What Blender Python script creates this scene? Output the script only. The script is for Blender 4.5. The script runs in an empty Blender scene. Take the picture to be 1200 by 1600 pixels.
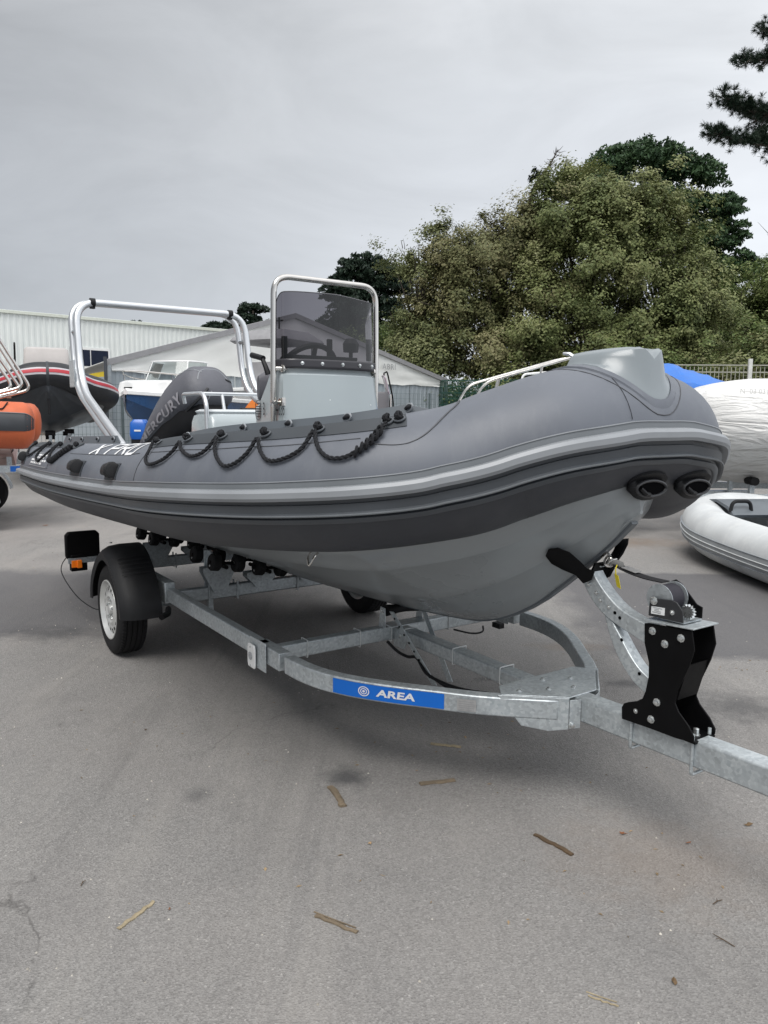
import bpy, bmesh, math, random
import numpy as np
from mathutils import Vector, Matrix
from math import sin, cos, pi, radians, sqrt, atan2
random.seed(7)
RNG = np.random.default_rng(7)
SC = bpy.context.scene
COL = SC.collection

# ------------------------------------------------------------ camera, sky, sun, exposure
CAM_H, PITCH, ROLL = 1.55, radians(7.4), radians(0.5)
_fw = Vector((0, cos(PITCH), -sin(PITCH)))
_r0 = Vector((1, 0, 0)); _u0 = Vector((0, sin(PITCH), cos(PITCH)))
_r = cos(ROLL) * _r0 + sin(ROLL) * _u0
_u = -sin(ROLL) * _r0 + cos(ROLL) * _u0
cd = bpy.data.cameras.new('camera'); cam = bpy.data.objects.new('camera', cd); COL.objects.link(cam)
cd.sensor_fit = 'VERTICAL'; cd.sensor_height = 32; cd.lens = 24; cd.clip_start = .05; cd.clip_end = 1500
M3 = Matrix((_r, _u, -_fw)).transposed()
cam.matrix_world = Matrix.Translation((0, 0, CAM_H)) @ M3.to_4x4()
SC.camera = cam
SC.view_settings.view_transform = 'Standard'; SC.view_settings.look = 'None'
SC.view_settings.exposure = 1.0; SC.view_settings.gamma = 1.0; SC.view_settings.use_curve_mapping = False

SUN_EL, SUN_AZ = radians(58), radians(200)      # veiled sun, high, behind and right of the trees
world = bpy.data.worlds.new('World'); SC.world = world; world.use_nodes = True
nt = world.node_tree; N = nt.nodes; LK = nt.links; N.clear()
wo = N.new('ShaderNodeOutputWorld'); bg = N.new('ShaderNodeBackground'); LK.new(bg.outputs[0], wo.inputs[0])
sky = N.new('ShaderNodeTexSky'); sky.sky_type = 'NISHITA'; sky.sun_disc = False
sky.sun_elevation = SUN_EL; sky.sun_rotation = SUN_AZ
tc = N.new('ShaderNodeTexCoord'); sp = N.new('ShaderNodeSeparateXYZ'); LK.new(tc.outputs['Generated'], sp.inputs[0])
mp = N.new('ShaderNodeMapping'); mp.inputs['Scale'].default_value = (1.0, 1.0, 2.6); LK.new(tc.outputs['Generated'], mp.inputs[0])
n1 = N.new('ShaderNodeTexNoise'); n1.inputs['Scale'].default_value = 1.7; n1.inputs['Detail'].default_value = 5; n1.inputs['Roughness'].default_value = .5
n1.inputs['Distortion'].default_value = .3
LK.new(mp.outputs[0], n1.inputs['Vector'])
def wmath(op, a, b=None):
    m = N.new('ShaderNodeMath'); m.operation = op
    for i, q in enumerate((a, b)):
        if q is None: continue
        if isinstance(q, (int, float)): m.inputs[i].default_value = q
        else: LK.new(q, m.inputs[i])
    return m.outputs[0]
ns = wmath('MULTIPLY', wmath('SUBTRACT', n1.outputs[0], .5), .38)
hz = wmath('ADD', sp.outputs['Z'], ns)
rp = N.new('ShaderNodeValToRGB'); cr = rp.color_ramp; LK.new(hz, rp.inputs[0])
cr.elements[0].position = 0.0; cr.elements[0].color = (.315, .330, .358, 1)
cr.elements[1].position = 1.0; cr.elements[1].color = (.70, .705, .71, 1)
e = cr.elements.new(.16); e.color = (.325, .338, .358, 1)
e = cr.elements.new(.42); e.color = (.300, .309, .320, 1)
e = cr.elements.new(.66); e.color = (.50, .505, .515, 1)
# the veil is thinner towards the sun's side (+x)
xb = wmath('ADD', wmath('MULTIPLY', sp.outputs['X'], .75), 1.12)
n2_ = N.new('ShaderNodeTexNoise'); n2_.inputs['Scale'].default_value = 3.4; n2_.inputs['Detail'].default_value = 7; n2_.inputs['Roughness'].default_value = .58; n2_.inputs['Distortion'].default_value = .5
LK.new(mp.outputs[0], n2_.inputs['Vector'])
xb = wmath('MULTIPLY', xb, wmath('ADD', wmath('MULTIPLY', n2_.outputs[0], .50), .75))
mv = N.new('ShaderNodeVectorMath'); mv.operation = 'SCALE'; LK.new(rp.outputs[0], mv.inputs[0]); LK.new(xb, mv.inputs['Scale'])
# cloud cover lets a tenth of the blue through
s1 = N.new('ShaderNodeVectorMath'); s1.operation = 'SCALE'; s1.inputs['Scale'].default_value = .05 ; LK.new(sky.outputs[0], s1.inputs[0])
s2 = N.new('ShaderNodeVectorMath'); s2.operation = 'SCALE'; s2.inputs['Scale'].default_value = 9.2; LK.new(mv.outputs[0], s2.inputs[0])
ad = N.new('ShaderNodeVectorMath'); ad.operation = 'ADD'; LK.new(s1.outputs[0], ad.inputs[0]); LK.new(s2.outputs[0], ad.inputs[1])
LK.new(ad.outputs[0], bg.inputs['Color']); bg.inputs['Strength'].default_value = 0.10

sl = bpy.data.lights.new('sun', 'SUN'); sl.energy = 1.5; sl.angle = radians(35); sl.color = (1.0, .97, .93)
so = bpy.data.objects.new('sun', sl); COL.objects.link(so)
sd = Vector((sin(SUN_AZ) * cos(SUN_EL), cos(SUN_AZ) * cos(SUN_EL), sin(SUN_EL)))   # towards the sun
so.rotation_euler = sd.to_track_quat('Z', 'Y').to_euler()

# ------------------------------------------------------------ materials
MATS = {}
def mat(name, col, rough=.6, metal=0.0, var=.12, vscale=6.0, bump=0.0, bscale=60.0, col2=None, spec=.5, rvar=.1, detail=5, coat=0.0, contrast=None, alpha=None):
    """procedural material: large soft variation of tone, fine relief"""
    if name in MATS: return MATS[name]
    m = bpy.data.materials.new(name); m.use_nodes = True; t = m.node_tree; P = t.nodes['Principled BSDF']
    tc = t.nodes.new('ShaderNodeTexCoord')
    nz = t.nodes.new('ShaderNodeTexNoise'); nz.inputs['Scale'].default_value = vscale; nz.inputs['Detail'].default_value = detail
    t.links.new(tc.outputs['Object'], nz.inputs['Vector'])
    r = t.nodes.new('ShaderNodeValToRGB'); t.links.new(nz.outputs[0], r.inputs[0])
    a = [c * (1 - var) for c in col]; b = [min(1, c * (1 + var)) for c in (col2 or col)]
    lo, hi = contrast or (.3, .7)
    r.color_ramp.elements[0].position = lo; r.color_ramp.elements[1].position = hi
    r.color_ramp.elements[0].color = (*a, 1); r.color_ramp.elements[1].color = (*b, 1)
    t.links.new(r.outputs[0], P.inputs['Base Color'])
    mr = t.nodes.new('ShaderNodeMapRange'); mr.inputs[3].default_value = max(0.02, rough - rvar); mr.inputs[4].default_value = min(1, rough + rvar)
    t.links.new(nz.outputs[0], mr.inputs[0]); t.links.new(mr.outputs[0], P.inputs['Roughness'])
    P.inputs['Metallic'].default_value = metal; P.inputs['Specular IOR Level'].default_value = spec
    if coat: P.inputs['Coat Weight'].default_value = coat; P.inputs['Coat Roughness'].default_value = .08
    if bump:
        n2 = t.nodes.new('ShaderNodeTexNoise'); n2.inputs['Scale'].default_value = bscale; n2.inputs['Detail'].default_value = 4
        t.links.new(tc.outputs['Object'], n2.inputs['Vector'])
        bp = t.nodes.new('ShaderNodeBump'); bp.inputs['Strength'].default_value = bump; bp.inputs['Distance'].default_value = .01
        t.links.new(n2.outputs[0], bp.inputs['Height']); t.links.new(bp.outputs[0], P.inputs['Normal'])
    MATS[name] = m; return m
def galv(name, base, var):
    if name in MATS: return MATS[name]
    m = mat(name, base, rough=.42, metal=.55, var=var, vscale=9, rvar=.12)
    t = m.node_tree; P = t.nodes['Principled BSDF']
    tc = t.nodes['Texture Coordinate']
    v = t.nodes.new('ShaderNodeTexVoronoi'); v.inputs['Scale'].default_value = 90; t.links.new(tc.outputs['Object'], v.inputs['Vector'])
    mx = t.nodes.new('ShaderNodeMix'); mx.data_type = 'RGBA'; mx.blend_type = 'OVERLAY'; mx.inputs[0].default_value = .22
    old = P.inputs['Base Color'].links[0].from_socket
    bw = t.nodes.new('ShaderNodeRGBToBW'); t.links.new(v.outputs['Color'], bw.inputs[0])
    t.links.new(old, mx.inputs[6]); t.links.new(bw.outputs[0], mx.inputs[7]); t.links.new(mx.outputs[2], P.inputs['Base Color'])
    return m
def fabric(name, col, dirt=.10):
    """coated inflatable-boat fabric: satin, faint dust and weave"""
    if name in MATS: return MATS[name]
    m = mat(name, col, rough=.5, var=dirt, vscale=3.5, bump=.10, bscale=420, spec=.42, rvar=.08)
    t = m.node_tree; P = t.nodes['Principled BSDF']; tc = t.nodes['Texture Coordinate']; old = P.inputs['Base Color'].links[0].from_socket
    mp = t.nodes.new('ShaderNodeMapping'); mp.inputs['Scale'].default_value = (1, 1, .22); t.links.new(tc.outputs['Object'], mp.inputs[0])
    n = t.nodes.new('ShaderNodeTexNoise'); n.inputs['Scale'].default_value = 9; n.inputs['Detail'].default_value = 8; n.inputs['Roughness'].default_value = .7; t.links.new(mp.outputs[0], n.inputs['Vector'])
    r = t.nodes.new('ShaderNodeValToRGB'); r.color_ramp.elements[0].position = .50; r.color_ramp.elements[1].position = .72; r.color_ramp.elements[1].color = (.28, .28, .28, 1); t.links.new(n.outputs[0], r.inputs[0])
    x = t.nodes.new('ShaderNodeMix'); x.data_type = 'RGBA'; t.links.new(r.outputs[0], x.inputs[0]); t.links.new(old, x.inputs[6]); x.inputs[7].default_value = (min(1, col[0] * 1.5 + .02), min(1, col[1] * 1.45 + .02), min(1, col[2] * 1.35 + .018), 1); t.links.new(x.outputs[2], P.inputs['Base Color'])
    return m
TUBE = fabric('tube_fabric_grey', (.112, .123, .145))
TUBE_SHADED = fabric('tube_fabric_shaded', (.042, .045, .053))  # tube grey with the underside's shade put into its colour
STRAKE_L = mat('rubber_light_grey', (.235, .25, .268), rough=.42, var=.08, vscale=5)
STRAKE_M = mat('rubber_mid_grey', (.135, .148, .16), rough=.45, var=.08, vscale=5)
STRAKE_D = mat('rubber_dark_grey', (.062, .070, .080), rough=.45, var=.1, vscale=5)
GEL = mat('gelcoat_grey', (.262, .283, .295), rough=.30, var=.05, vscale=2.0, coat=.25)
GEL_D = mat('gelcoat_keel_grey', (.10, .115, .13), rough=.38, var=.08)
GEL_L = mat('gelcoat_console', (.325, .368, .385), rough=.24, var=.04, vscale=2, coat=.3)
GEL_STEP = mat('gelcoat_bow_step', (.195, .222, .238), rough=.33, var=.05, vscale=2, coat=.15)
ALU = mat('brushed_aluminium', (.66, .68, .70), rough=.34, metal=.85, var=.02, vscale=6, rvar=.05)
STEEL = mat('polished_stainless', (.62, .60, .57), rough=.16, metal=1, var=.05, vscale=20)
GALV = galv('galvanised_steel', (.47, .51, .53), .08)
GALV_D = galv('galvanised_dull', (.34, .37, .39), .10)
ZINC = mat('zinc_bolt', (.62, .64, .64), rough=.28, metal=.9, var=.15, vscale=60)
BLACKP = mat('black_plastic', (.006, .0065, .008), rough=.55, spec=.35, var=.25, vscale=14, bump=.15, bscale=260)
BLACKM = mat('black_powdercoat', (.0025, .0025, .003), rough=.5, var=.2, vscale=20, spec=.14)
RUBBER = mat('tyre_rubber', (.008, .008, .009), rough=.75, var=.35, vscale=9, bump=.2, bscale=120, spec=.3)
ROPE = mat('black_rope', (.016, .017, .020), rough=.8, var=.3, vscale=80, bump=.5, bscale=500, spec=.25)
FLAP = mat('flap_dark_grey', (.030, .036, .043), rough=.55, var=.12, vscale=6)
FLAP_M = mat('flap_mid_grey', (.10, .115, .13), rough=.5, var=.08)
WHITE = mat('white_paint', (.78, .79, .78), rough=.4, var=.04)
WHITEG = mat('white_gelcoat', (.74, .75, .75), rough=.25, var=.05, coat=.3)
WHITEL = mat('white_lettering', (.72, .73, .74), rough=.5, var=.03)
BLACKL = mat('black_lettering', (.02, .022, .026), rough=.5, var=.1)
BLUE = mat('blue_sticker', (.0, .13, .56), rough=.35, var=.04)
RIM = mat('silver_rim', (.62, .63, .62), rough=.33, metal=.55, var=.07, vscale=12)
ORANGE_L = mat('amber_lens', (.85, .20, .01), rough=.25, var=.1)
YELLOW = mat('yellow_tag', (.75, .62, .02), rough=.5, var=.08)
GREYTXT = mat('grey_print', (.30, .31, .32), rough=.6, var=.2)
PLATE = mat('type_plate', (.42, .42, .42), rough=.35, metal=.4, var=.1, vscale=60)
PALETAG = mat('pale_label', (.70, .72, .73), rough=.5, var=.06, vscale=60)
COVER = mat('motor_cover_grey', (.10, .103, .12), rough=.6, var=.1, vscale=5, bump=.3, bscale=25)
COVER_D = mat('motor_cover_edge', (.02, .021, .024), rough=.6, var=.2)
BLACKHOLE = mat('matt_black', (.002, .002, .0025), rough=.9, var=.1, spec=.05)
CUSHION = mat('charcoal_cushion', (.10, .10, .115), rough=.6, var=.1)

# ------------------------------------------------------------ mesh helper
class MB:
    def __init__(s): s.v = []; s.f = []
    def add(s, vs, fs):
        o = len(s.v); s.v += [tuple(p) for p in vs]; s.f += [tuple(i + o for i in f) for f in fs]; return s
    def box(s, c, d, R=None):
        vs = []
        for x in (-.5, .5):
            for y in (-.5, .5):
                for z in (-.5, .5):
                    p = Vector((x * d[0], y * d[1], z * d[2]))
                    if R is not None: p = R @ p
                    vs.append((p[0] + c[0], p[1] + c[1], p[2] + c[2]))
        return s.add(vs, [(0, 1, 3, 2), (4, 6, 7, 5), (0, 4, 5, 1), (2, 3, 7, 6), (0, 2, 6, 4), (1, 5, 7, 3)])
    def ring(s, rings, closed=True, cap=True, loop=False):
        n = len(rings[0]); vs = [p for r in rings for p in r]; fs = []
        m = len(rings)
        for i in range(m if loop else m - 1):
            j = (i + 1) % m
            for k in range(n if closed else n - 1):
                l = (k + 1) % n
                fs.append((i * n + k, i * n + l, j * n + l, j * n + k))
        if cap and closed and not loop:
            fs.append(tuple(range(n))[::-1]); fs.append(tuple((m - 1) * n + k for k in range(n)))
        return s.add(vs, fs)
    def tube(s, pts, r, n=10, cap=True, loop=False):
        P = [Vector(p) for p in pts]; m = len(P); rings = []
        up = None
        for i in range(m):
            a = P[(i - 1) % m] if (i or loop) else P[0]; b = P[(i + 1) % m] if (i < m - 1 or loop) else P[-1]
            t = (b - a)
            t = t.normalized() if t.length > 1e-9 else Vector((0, 0, 1))
            if up is None:
                up = Vector((0, 0, 1)) if abs(t.z) < .9 else Vector((1, 0, 0))
            x = t.cross(up); x = x.normalized() if x.length > 1e-6 else Vector((1, 0, 0)); up = x.cross(t).normalized()
            rr = r[i] if hasattr(r, '__len__') else r
            rings.append([P[i] + rr * (cos(2 * pi * k / n) * x + sin(2 * pi * k / n) * up) for k in range(n)])
        return s.ring(rings, cap=cap, loop=loop)
    def sweep(s, pts, w, h, cap=True, top=True):
        """rectangular section along a path, width horizontal, height vertical"""
        P = [Vector(p) for p in pts]; rings = []
        for i in range(len(P)):
            a = (P[i] - P[i - 1]) if i else (P[1] - P[0]); b = (P[i + 1] - P[i]) if i < len(P) - 1 else a
            a.z = 0; b.z = 0
            a.normalize(); b.normalize(); t = (a + b).normalized(); k = 1 / max(.4, t.dot(a))
            sd = Vector((-t.y, t.x, 0)) * (w / 2 * k)
            rings.append([P[i] + sd + Vector((0, 0, h / 2)), P[i] - sd + Vector((0, 0, h / 2)), P[i] - sd - Vector((0, 0, h / 2)), P[i] + sd - Vector((0, 0, h / 2))])
        return s.ring(rings, cap=cap)
    def extrude(s, poly, d):
        """poly: list of 3D points, d: vector"""
        n = len(poly); d = Vector(d)
        A = [Vector(p) for p in poly]; B = [p + d for p in A]
        fs = [tuple(range(n)), tuple(range(n, 2 * n))[::-1]] + [(i, (i + 1) % n, n + (i + 1) % n, n + i) for i in range(n)]
        return s.add(A + B, fs)
    def lathe(s, c, axis, prof, n=24, cap=False, x0=None):
        """prof: (along axis, radius)"""
        ax = Vector(axis).normalized(); t = Vector((0, 0, 1)) if abs(ax.z) < .9 else Vector((1, 0, 0))
        x = ax.cross(t).normalized(); y = ax.cross(x); c = Vector(c)
        rings = [[c + ax * a + r * (cos(2 * pi * k / n) * x + sin(2 * pi * k / n) * y) for k in range(n)] for a, r in prof]
        return s.ring(rings, cap=cap)
    def bolt(s, c, axis, r=.009, h=.008):
        return s.lathe(c, axis, [(-.001, r * 1.5), (.002, r * 1.5), (.002, r), (h, r), (h + .002, r * .6)], n=8, cap=True)
    def xf(s, f): s.v = [tuple(f(p)) for p in s.v]; return s
    def build(s, name, m, parent=None, flip=False, zoff=0.0, ang=38, bevel=0, kind=None, label=None, smooth=True, solid=0):
        vs = s.v
        if flip: vs = [(p[0], -p[1], p[2] - zoff) for p in vs]
        elif zoff: vs = [(p[0], p[1], p[2] - zoff) for p in vs]
        me = bpy.data.meshes.new(name); me.from_pydata(vs, [], s.f)
        bm = bmesh.new(); bm.from_mesh(me); bmesh.ops.recalc_face_normals(bm, faces=bm.faces)
        if smooth:
            for f in bm.faces: f.smooth = True
            A = radians(ang)
            for ed in bm.edges:
                if len(ed.link_faces) == 2 and ed.calc_face_angle(0) > A: ed.smooth = False
        bm.to_mesh(me); bm.free(); me.materials.append(m)
        o = bpy.data.objects.new(name, me); COL.objects.link(o)
        if parent: o.parent = parent
        if kind: o['kind'] = kind
        if label: o['label'] = label
        if bevel:
            b = o.modifiers.new('bevel', 'BEVEL'); b.width = bevel; b.segments = 2; b.limit_method = 'ANGLE'; b.angle_limit = radians(40)
        if solid:
            b = o.modifiers.new('solid', 'SOLIDIFY'); b.thickness = solid; b.offset = 0
        return o
def thing(name, label, cat, loc, rz=0.0, group=None):
    o = bpy.data.objects.new(name, None); COL.objects.link(o); o.location = loc; o.rotation_euler = (0, 0, rz)
    o.empty_display_size = .1
    o['label'] = label; o['category'] = cat
    if group: o['group'] = group
    return o
def tag(o, label, cat, group=None):
    o['label'] = label; o['category'] = cat
    if group: o['group'] = group
    return o
def spline(P, n=8, loop=False):
    P = [np.array(p, float) for p in P]
    if loop: Q = [P[-1]] + P + [P[0], P[1]]
    else: Q = [2 * P[0] - P[1]] + P + [2 * P[-1] - P[-2]]
    out = []
    for i in range(1, len(Q) - 2):
        a, b, c, d = Q[i - 1:i + 3]
        for t in np.linspace(0, 1, n, endpoint=False):
            out.append(.5 * ((2 * b) + (-a + c) * t + (2 * a - 5 * b + 4 * c - d) * t * t + (-a + 3 * b - 3 * c + d) * t ** 3))
    if not loop: out.append(Q[-2])
    return [tuple(p) for p in out]
def fillet(P, r, n=6):
    """polyline with rounded corners"""
    P = [Vector(p) for p in P]; out = [P[0]]
    for i in range(1, len(P) - 1):
        a = (P[i - 1] - P[i]); b = (P[i + 1] - P[i]); rr = r[i - 1] if hasattr(r, '__len__') else r
        rr = min(rr, a.length * .49, b.length * .49); A = P[i] + a.normalized() * rr; B = P[i] + b.normalized() * rr
        for k in range(n + 1):
            t = k / n; out.append((1 - t) ** 2 * A + 2 * t * (1 - t) * P[i] + t * t * B)
    out.append(P[-1]); return [tuple(p) for p in out]
def resample(P, step):
    P = [np.array(p, float) for p in P]; d = [0]
    for i in range(1, len(P)): d.append(d[-1] + np.linalg.norm(P[i] - P[i - 1]))
    n = max(2, int(d[-1] / step)); P = np.array(P)
    return [tuple(np.interp(x, d, P[:, k]) for k in range(3)) for x in np.linspace(0, d[-1], n)]
def rope_mb(path, r=.0062, pitch=.055, n=5, strands=3, step=.009):
    pts = resample(path, step); mb = MB(); P = [Vector(p) for p in pts]; up = Vector((0, 0, 1)); F = []
    for i in range(len(P)):
        t = (P[min(i + 1, len(P) - 1)] - P[max(i - 1, 0)]).normalized()
        x = t.cross(up)
        if x.length < 1e-4: x = Vector((1, 0, 0))
        x.normalize(); up = x.cross(t).normalized(); F.append((x, up.copy()))
    for s_ in range(strands):
        q = []
        for i, p in enumerate(P):
            a = 2 * pi * (s_ / strands + i * step / pitch)
            q.append(p + r * .95 * (cos(a) * F[i][0] + sin(a) * F[i][1]))
        mb.tube(q, r, n=n)
    return mb
def text_mb(txt, size=1.0, spacing=1.0, res=3, bold=0.0, extr=0.0):
    c = bpy.data.curves.new('txt', 'FONT'); c.body = txt; c.size = size; c.space_character = spacing; c.resolution_u = res
    c.offset = bold; c.align_x = 'CENTER'; c.align_y = 'CENTER'; c.extrude = extr
    o = bpy.data.objects.new('txt', c); COL.objects.link(o)
    dg = bpy.context.evaluated_depsgraph_get(); me = bpy.data.meshes.new_from_object(o.evaluated_get(dg))
    mb = MB(); mb.add([tuple(v.co) for v in me.vertices], [tuple(p.vertices) for p in me.polygons])
    bpy.data.objects.remove(o); bpy.data.meshes.remove(me); bpy.data.curves.remove(c)
    return mb
def frame_map(o, ex, ey, ez=None):
    o = Vector(o); ex = Vector(ex); ey = Vector(ey); ez = Vector(ez) if ez else Vector((0, 0, 0))
    return lambda p: o + ex * p[0] + ey * p[1] + ez * p[2]
# ------------------------------------------------------------ ground
def ground_mat():
    m = bpy.data.materials.new('asphalt'); m.use_nodes = True; t = m.node_tree; P = t.nodes['Principled BSDF']; L = t.links
    tc = t.nodes.new('ShaderNodeTexCoord'); co = tc.outputs['Object']
    def noise(s, d=6, r=.55, dist=0, vec=None):
        n = t.nodes.new('ShaderNodeTexNoise'); n.inputs['Scale'].default_value = s; n.inputs['Detail'].default_value = d
        n.inputs['Roughness'].default_value = r; n.inputs['Distortion'].default_value = dist; L.new(vec or co, n.inputs['Vector']); return n.outputs[0]
    def ramp(i, a, b, ca=(0, 0, 0, 1), cb=(1, 1, 1, 1)):
        r = t.nodes.new('ShaderNodeValToRGB'); r.color_ramp.elements[0].position = a; r.color_ramp.elements[1].position = b
        r.color_ramp.elements[0].color = ca; r.color_ramp.elements[1].color = cb; L.new(i, r.inputs[0]); return r.outputs[0]
    def mix(f, a, b, mode='MIX'):
        x = t.nodes.new('ShaderNodeMix'); x.data_type = 'RGBA'; x.blend_type = mode
        for k, q in ((0, f), (6, a), (7, b)):
            if isinstance(q, (int, float)): x.inputs[k].default_value = q
            elif isinstance(q, tuple): x.inputs[k].default_value = q
            else: L.new(q, x.inputs[k])
        return x.outputs[2]
    def mt(op, a, b):
        x = t.nodes.new('ShaderNodeMath'); x.operation = op; x.use_clamp = True
        for k, q in enumerate((a, b)):
            if isinstance(q, (int, float)): x.inputs[k].default_value = q
            else: L.new(q, x.inputs[k])
        return x.outputs[0]
    g1 = noise(140, 3, .6); g2 = noise(420, 2, .6); big = noise(.35, 6, .6, .6); mid = noise(1.6, 6, .62, .4)
    v = t.nodes.new('ShaderNodeTexVoronoi'); v.inputs['Scale'].default_value = 150; L.new(co, v.inputs['Vector'])
    vb = t.nodes.new('ShaderNodeRGBToBW'); L.new(v.outputs['Color'], vb.inputs[0])
    base = ramp(vb.outputs[0], .05, .95, (.158, .154, .150, 1), (.282, .275, .267, 1))
    base = mix(mt('MULTIPLY', ramp(g1, .35, .7), .40), base, (.145, .139, .132, 1))
    base = mix(mt('MULTIPLY', ramp(vb.outputs[0], .90, .95), mt('MULTIPLY', ramp(g2, .45, .6), .6)), base, (.50, .49, .47, 1))
    # tiny dark pits
    base = mix(mt('MULTIPLY', ramp(g2, .62, .72), .7), base, (.05, .048, .047, 1))
    # broad patches: bleached and damp
    base = mix(mt('MULTIPLY', ramp(big, .42, .68), .38), base, (.27, .25, .235, 1))
    base = mix(mt('MULTIPLY', ramp(mid, .50, .78), .30), base, (.09, .088, .09, 1))
    # faint long scuffs and tyre tracks, and hairline cracks
    mps = t.nodes.new('ShaderNodeMapping'); mps.inputs['Scale'].default_value = (1.0, .16, 1); mps.inputs['Rotation'].default_value = (0, 0, .62); L.new(co, mps.inputs[0])
    sc_ = noise(2.6, 7, .68, .5, mps.outputs[0]); base = mix(mt('MULTIPLY', ramp(sc_, .52, .66), .26), base, (.30, .285, .265, 1))
    sc2 = noise(1.9, 7, .7, .9, mps.outputs[0]); base = mix(mt('MULTIPLY', ramp(sc2, .56, .70), .34), base, (.085, .083, .083, 1))
    sp_n = noise(22, 5, .75); base = mix(mt('MULTIPLY', ramp(sp_n, .60, .72), .45), base, (.11, .105, .10, 1))
    wc_ = t.nodes.new('ShaderNodeVectorMath'); wc_.operation = 'ADD'; nw = t.nodes.new('ShaderNodeTexNoise'); nw.inputs['Scale'].default_value = 1.4; nw.inputs['Detail'].default_value = 6; L.new(co, nw.inputs['Vector'])
    L.new(co, wc_.inputs[0]); L.new(nw.outputs['Color'], wc_.inputs[1])
    vc = t.nodes.new('ShaderNodeTexVoronoi'); vc.feature = 'DISTANCE_TO_EDGE'; vc.inputs['Scale'].default_value = .42; L.new(wc_.outputs[0], vc.inputs['Vector'])
    crk = ramp(vc.outputs['Distance'], .0, .0022, (1, 1, 1, 1), (0, 0, 0, 1)); base = mix(mt('MULTIPLY', crk, mt('MULTIPLY', ramp(mid, .50, .60), .55)), base, (.05, .048, .046, 1))
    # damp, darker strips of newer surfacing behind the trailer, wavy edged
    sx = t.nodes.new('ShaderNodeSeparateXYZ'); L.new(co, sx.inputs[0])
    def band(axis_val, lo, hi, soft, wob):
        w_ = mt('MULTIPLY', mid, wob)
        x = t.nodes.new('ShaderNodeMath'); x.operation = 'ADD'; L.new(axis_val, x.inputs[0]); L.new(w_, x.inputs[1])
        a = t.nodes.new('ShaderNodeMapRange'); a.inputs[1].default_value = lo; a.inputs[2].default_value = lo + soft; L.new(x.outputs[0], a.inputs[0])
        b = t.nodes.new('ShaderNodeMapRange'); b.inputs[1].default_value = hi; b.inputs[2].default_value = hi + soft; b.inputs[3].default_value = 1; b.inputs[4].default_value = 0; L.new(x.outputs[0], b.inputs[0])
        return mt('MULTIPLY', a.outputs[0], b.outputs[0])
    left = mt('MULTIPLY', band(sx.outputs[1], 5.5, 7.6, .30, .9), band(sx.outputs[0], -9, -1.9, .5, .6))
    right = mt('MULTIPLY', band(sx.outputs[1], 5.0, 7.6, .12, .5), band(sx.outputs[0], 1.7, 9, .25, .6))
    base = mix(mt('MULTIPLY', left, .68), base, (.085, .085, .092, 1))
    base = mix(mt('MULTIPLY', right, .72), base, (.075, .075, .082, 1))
    # spots of old oil
    def spot(x, y, rx, ry, k, col):
        mpn = t.nodes.new('ShaderNodeMapping'); mpn.vector_type = 'POINT'
        mpn.inputs['Location'].default_value = (-x / rx, -y / ry, 0); mpn.inputs['Scale'].default_value = (1 / rx, 1 / ry, 0)
        L.new(co, mpn.inputs[0]); ln = t.nodes.new('ShaderNodeVectorMath'); ln.operation = 'LENGTH'; L.new(mpn.outputs[0], ln.inputs[0])
        nn = noise(9, 6, .7); s_ = t.nodes.new('ShaderNodeMath'); s_.operation = 'ADD'; L.new(ln.outputs['Value'], s_.inputs[0])
        q = t.nodes.new('ShaderNodeMath'); q.operation = 'MULTIPLY'; q.inputs[1].default_value = 1.6; L.new(nn, q.inputs[0]); L.new(q.outputs[0], s_.inputs[1])
        f = t.nodes.new('ShaderNodeMapRange'); f.inputs[1].default_value = 1.0; f.inputs[2].default_value = 1.75; f.inputs[3].default_value = k; f.inputs[4].default_value = 0
        L.new(s_.outputs[0], f.inputs[0]); return mix(f.outputs[0], base, col)
    for (x, y, rx, ry, k) in ((-.145, 3.11, .13, .13, .75), (1.95, 3.95, .32, .30, .6), (1.45, 4.3, .22, .10, .55), (-.75, 2.95, .09, .08, .4), (-2.3, 5.2, .5, .25, .5), (2.3, 3.4, .5, .12, .4), (.62, 4.35, .12, .05, .5)):
        base = spot(x, y, rx, ry, k, (.045, .046, .05, 1))
    for (x, y, rx, ry, k) in ((2.9, 9.3, 1.1, .5, .6), (1.0, 2.5, .5, .4, .3), (2.1, 10.5, 1.5, .5, .5), (1.25, 5.0, .35, .12, .4)):
        base = spot(x, y, rx, ry, k, (.19, .145, .11, 1))
    L.new(base, P.inputs['Base Color']); P.inputs['Roughness'].default_value = .86; P.inputs['Specular IOR Level'].default_value = .35
    bp = t.nodes.new('ShaderNodeBump'); bp.inputs['Strength'].default_value = .55; bp.inputs['Distance'].default_value = .006
    hsum = t.nodes.new('ShaderNodeMath'); hsum.operation = 'ADD'; L.new(g1, hsum.inputs[0]); L.new(v.outputs['Distance'], hsum.inputs[1])
    L.new(hsum.outputs[0], bp.inputs['Height']); L.new(bp.outputs[0], P.inputs['Normal'])
    return m
g = MB(); g.add([(-400, -60, 0), (400, -60, 0), (400, 700, 0), (-400, 700, 0)], [(0, 1, 2, 3)])
g.build('ground', ground_mat(), kind='structure')

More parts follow.
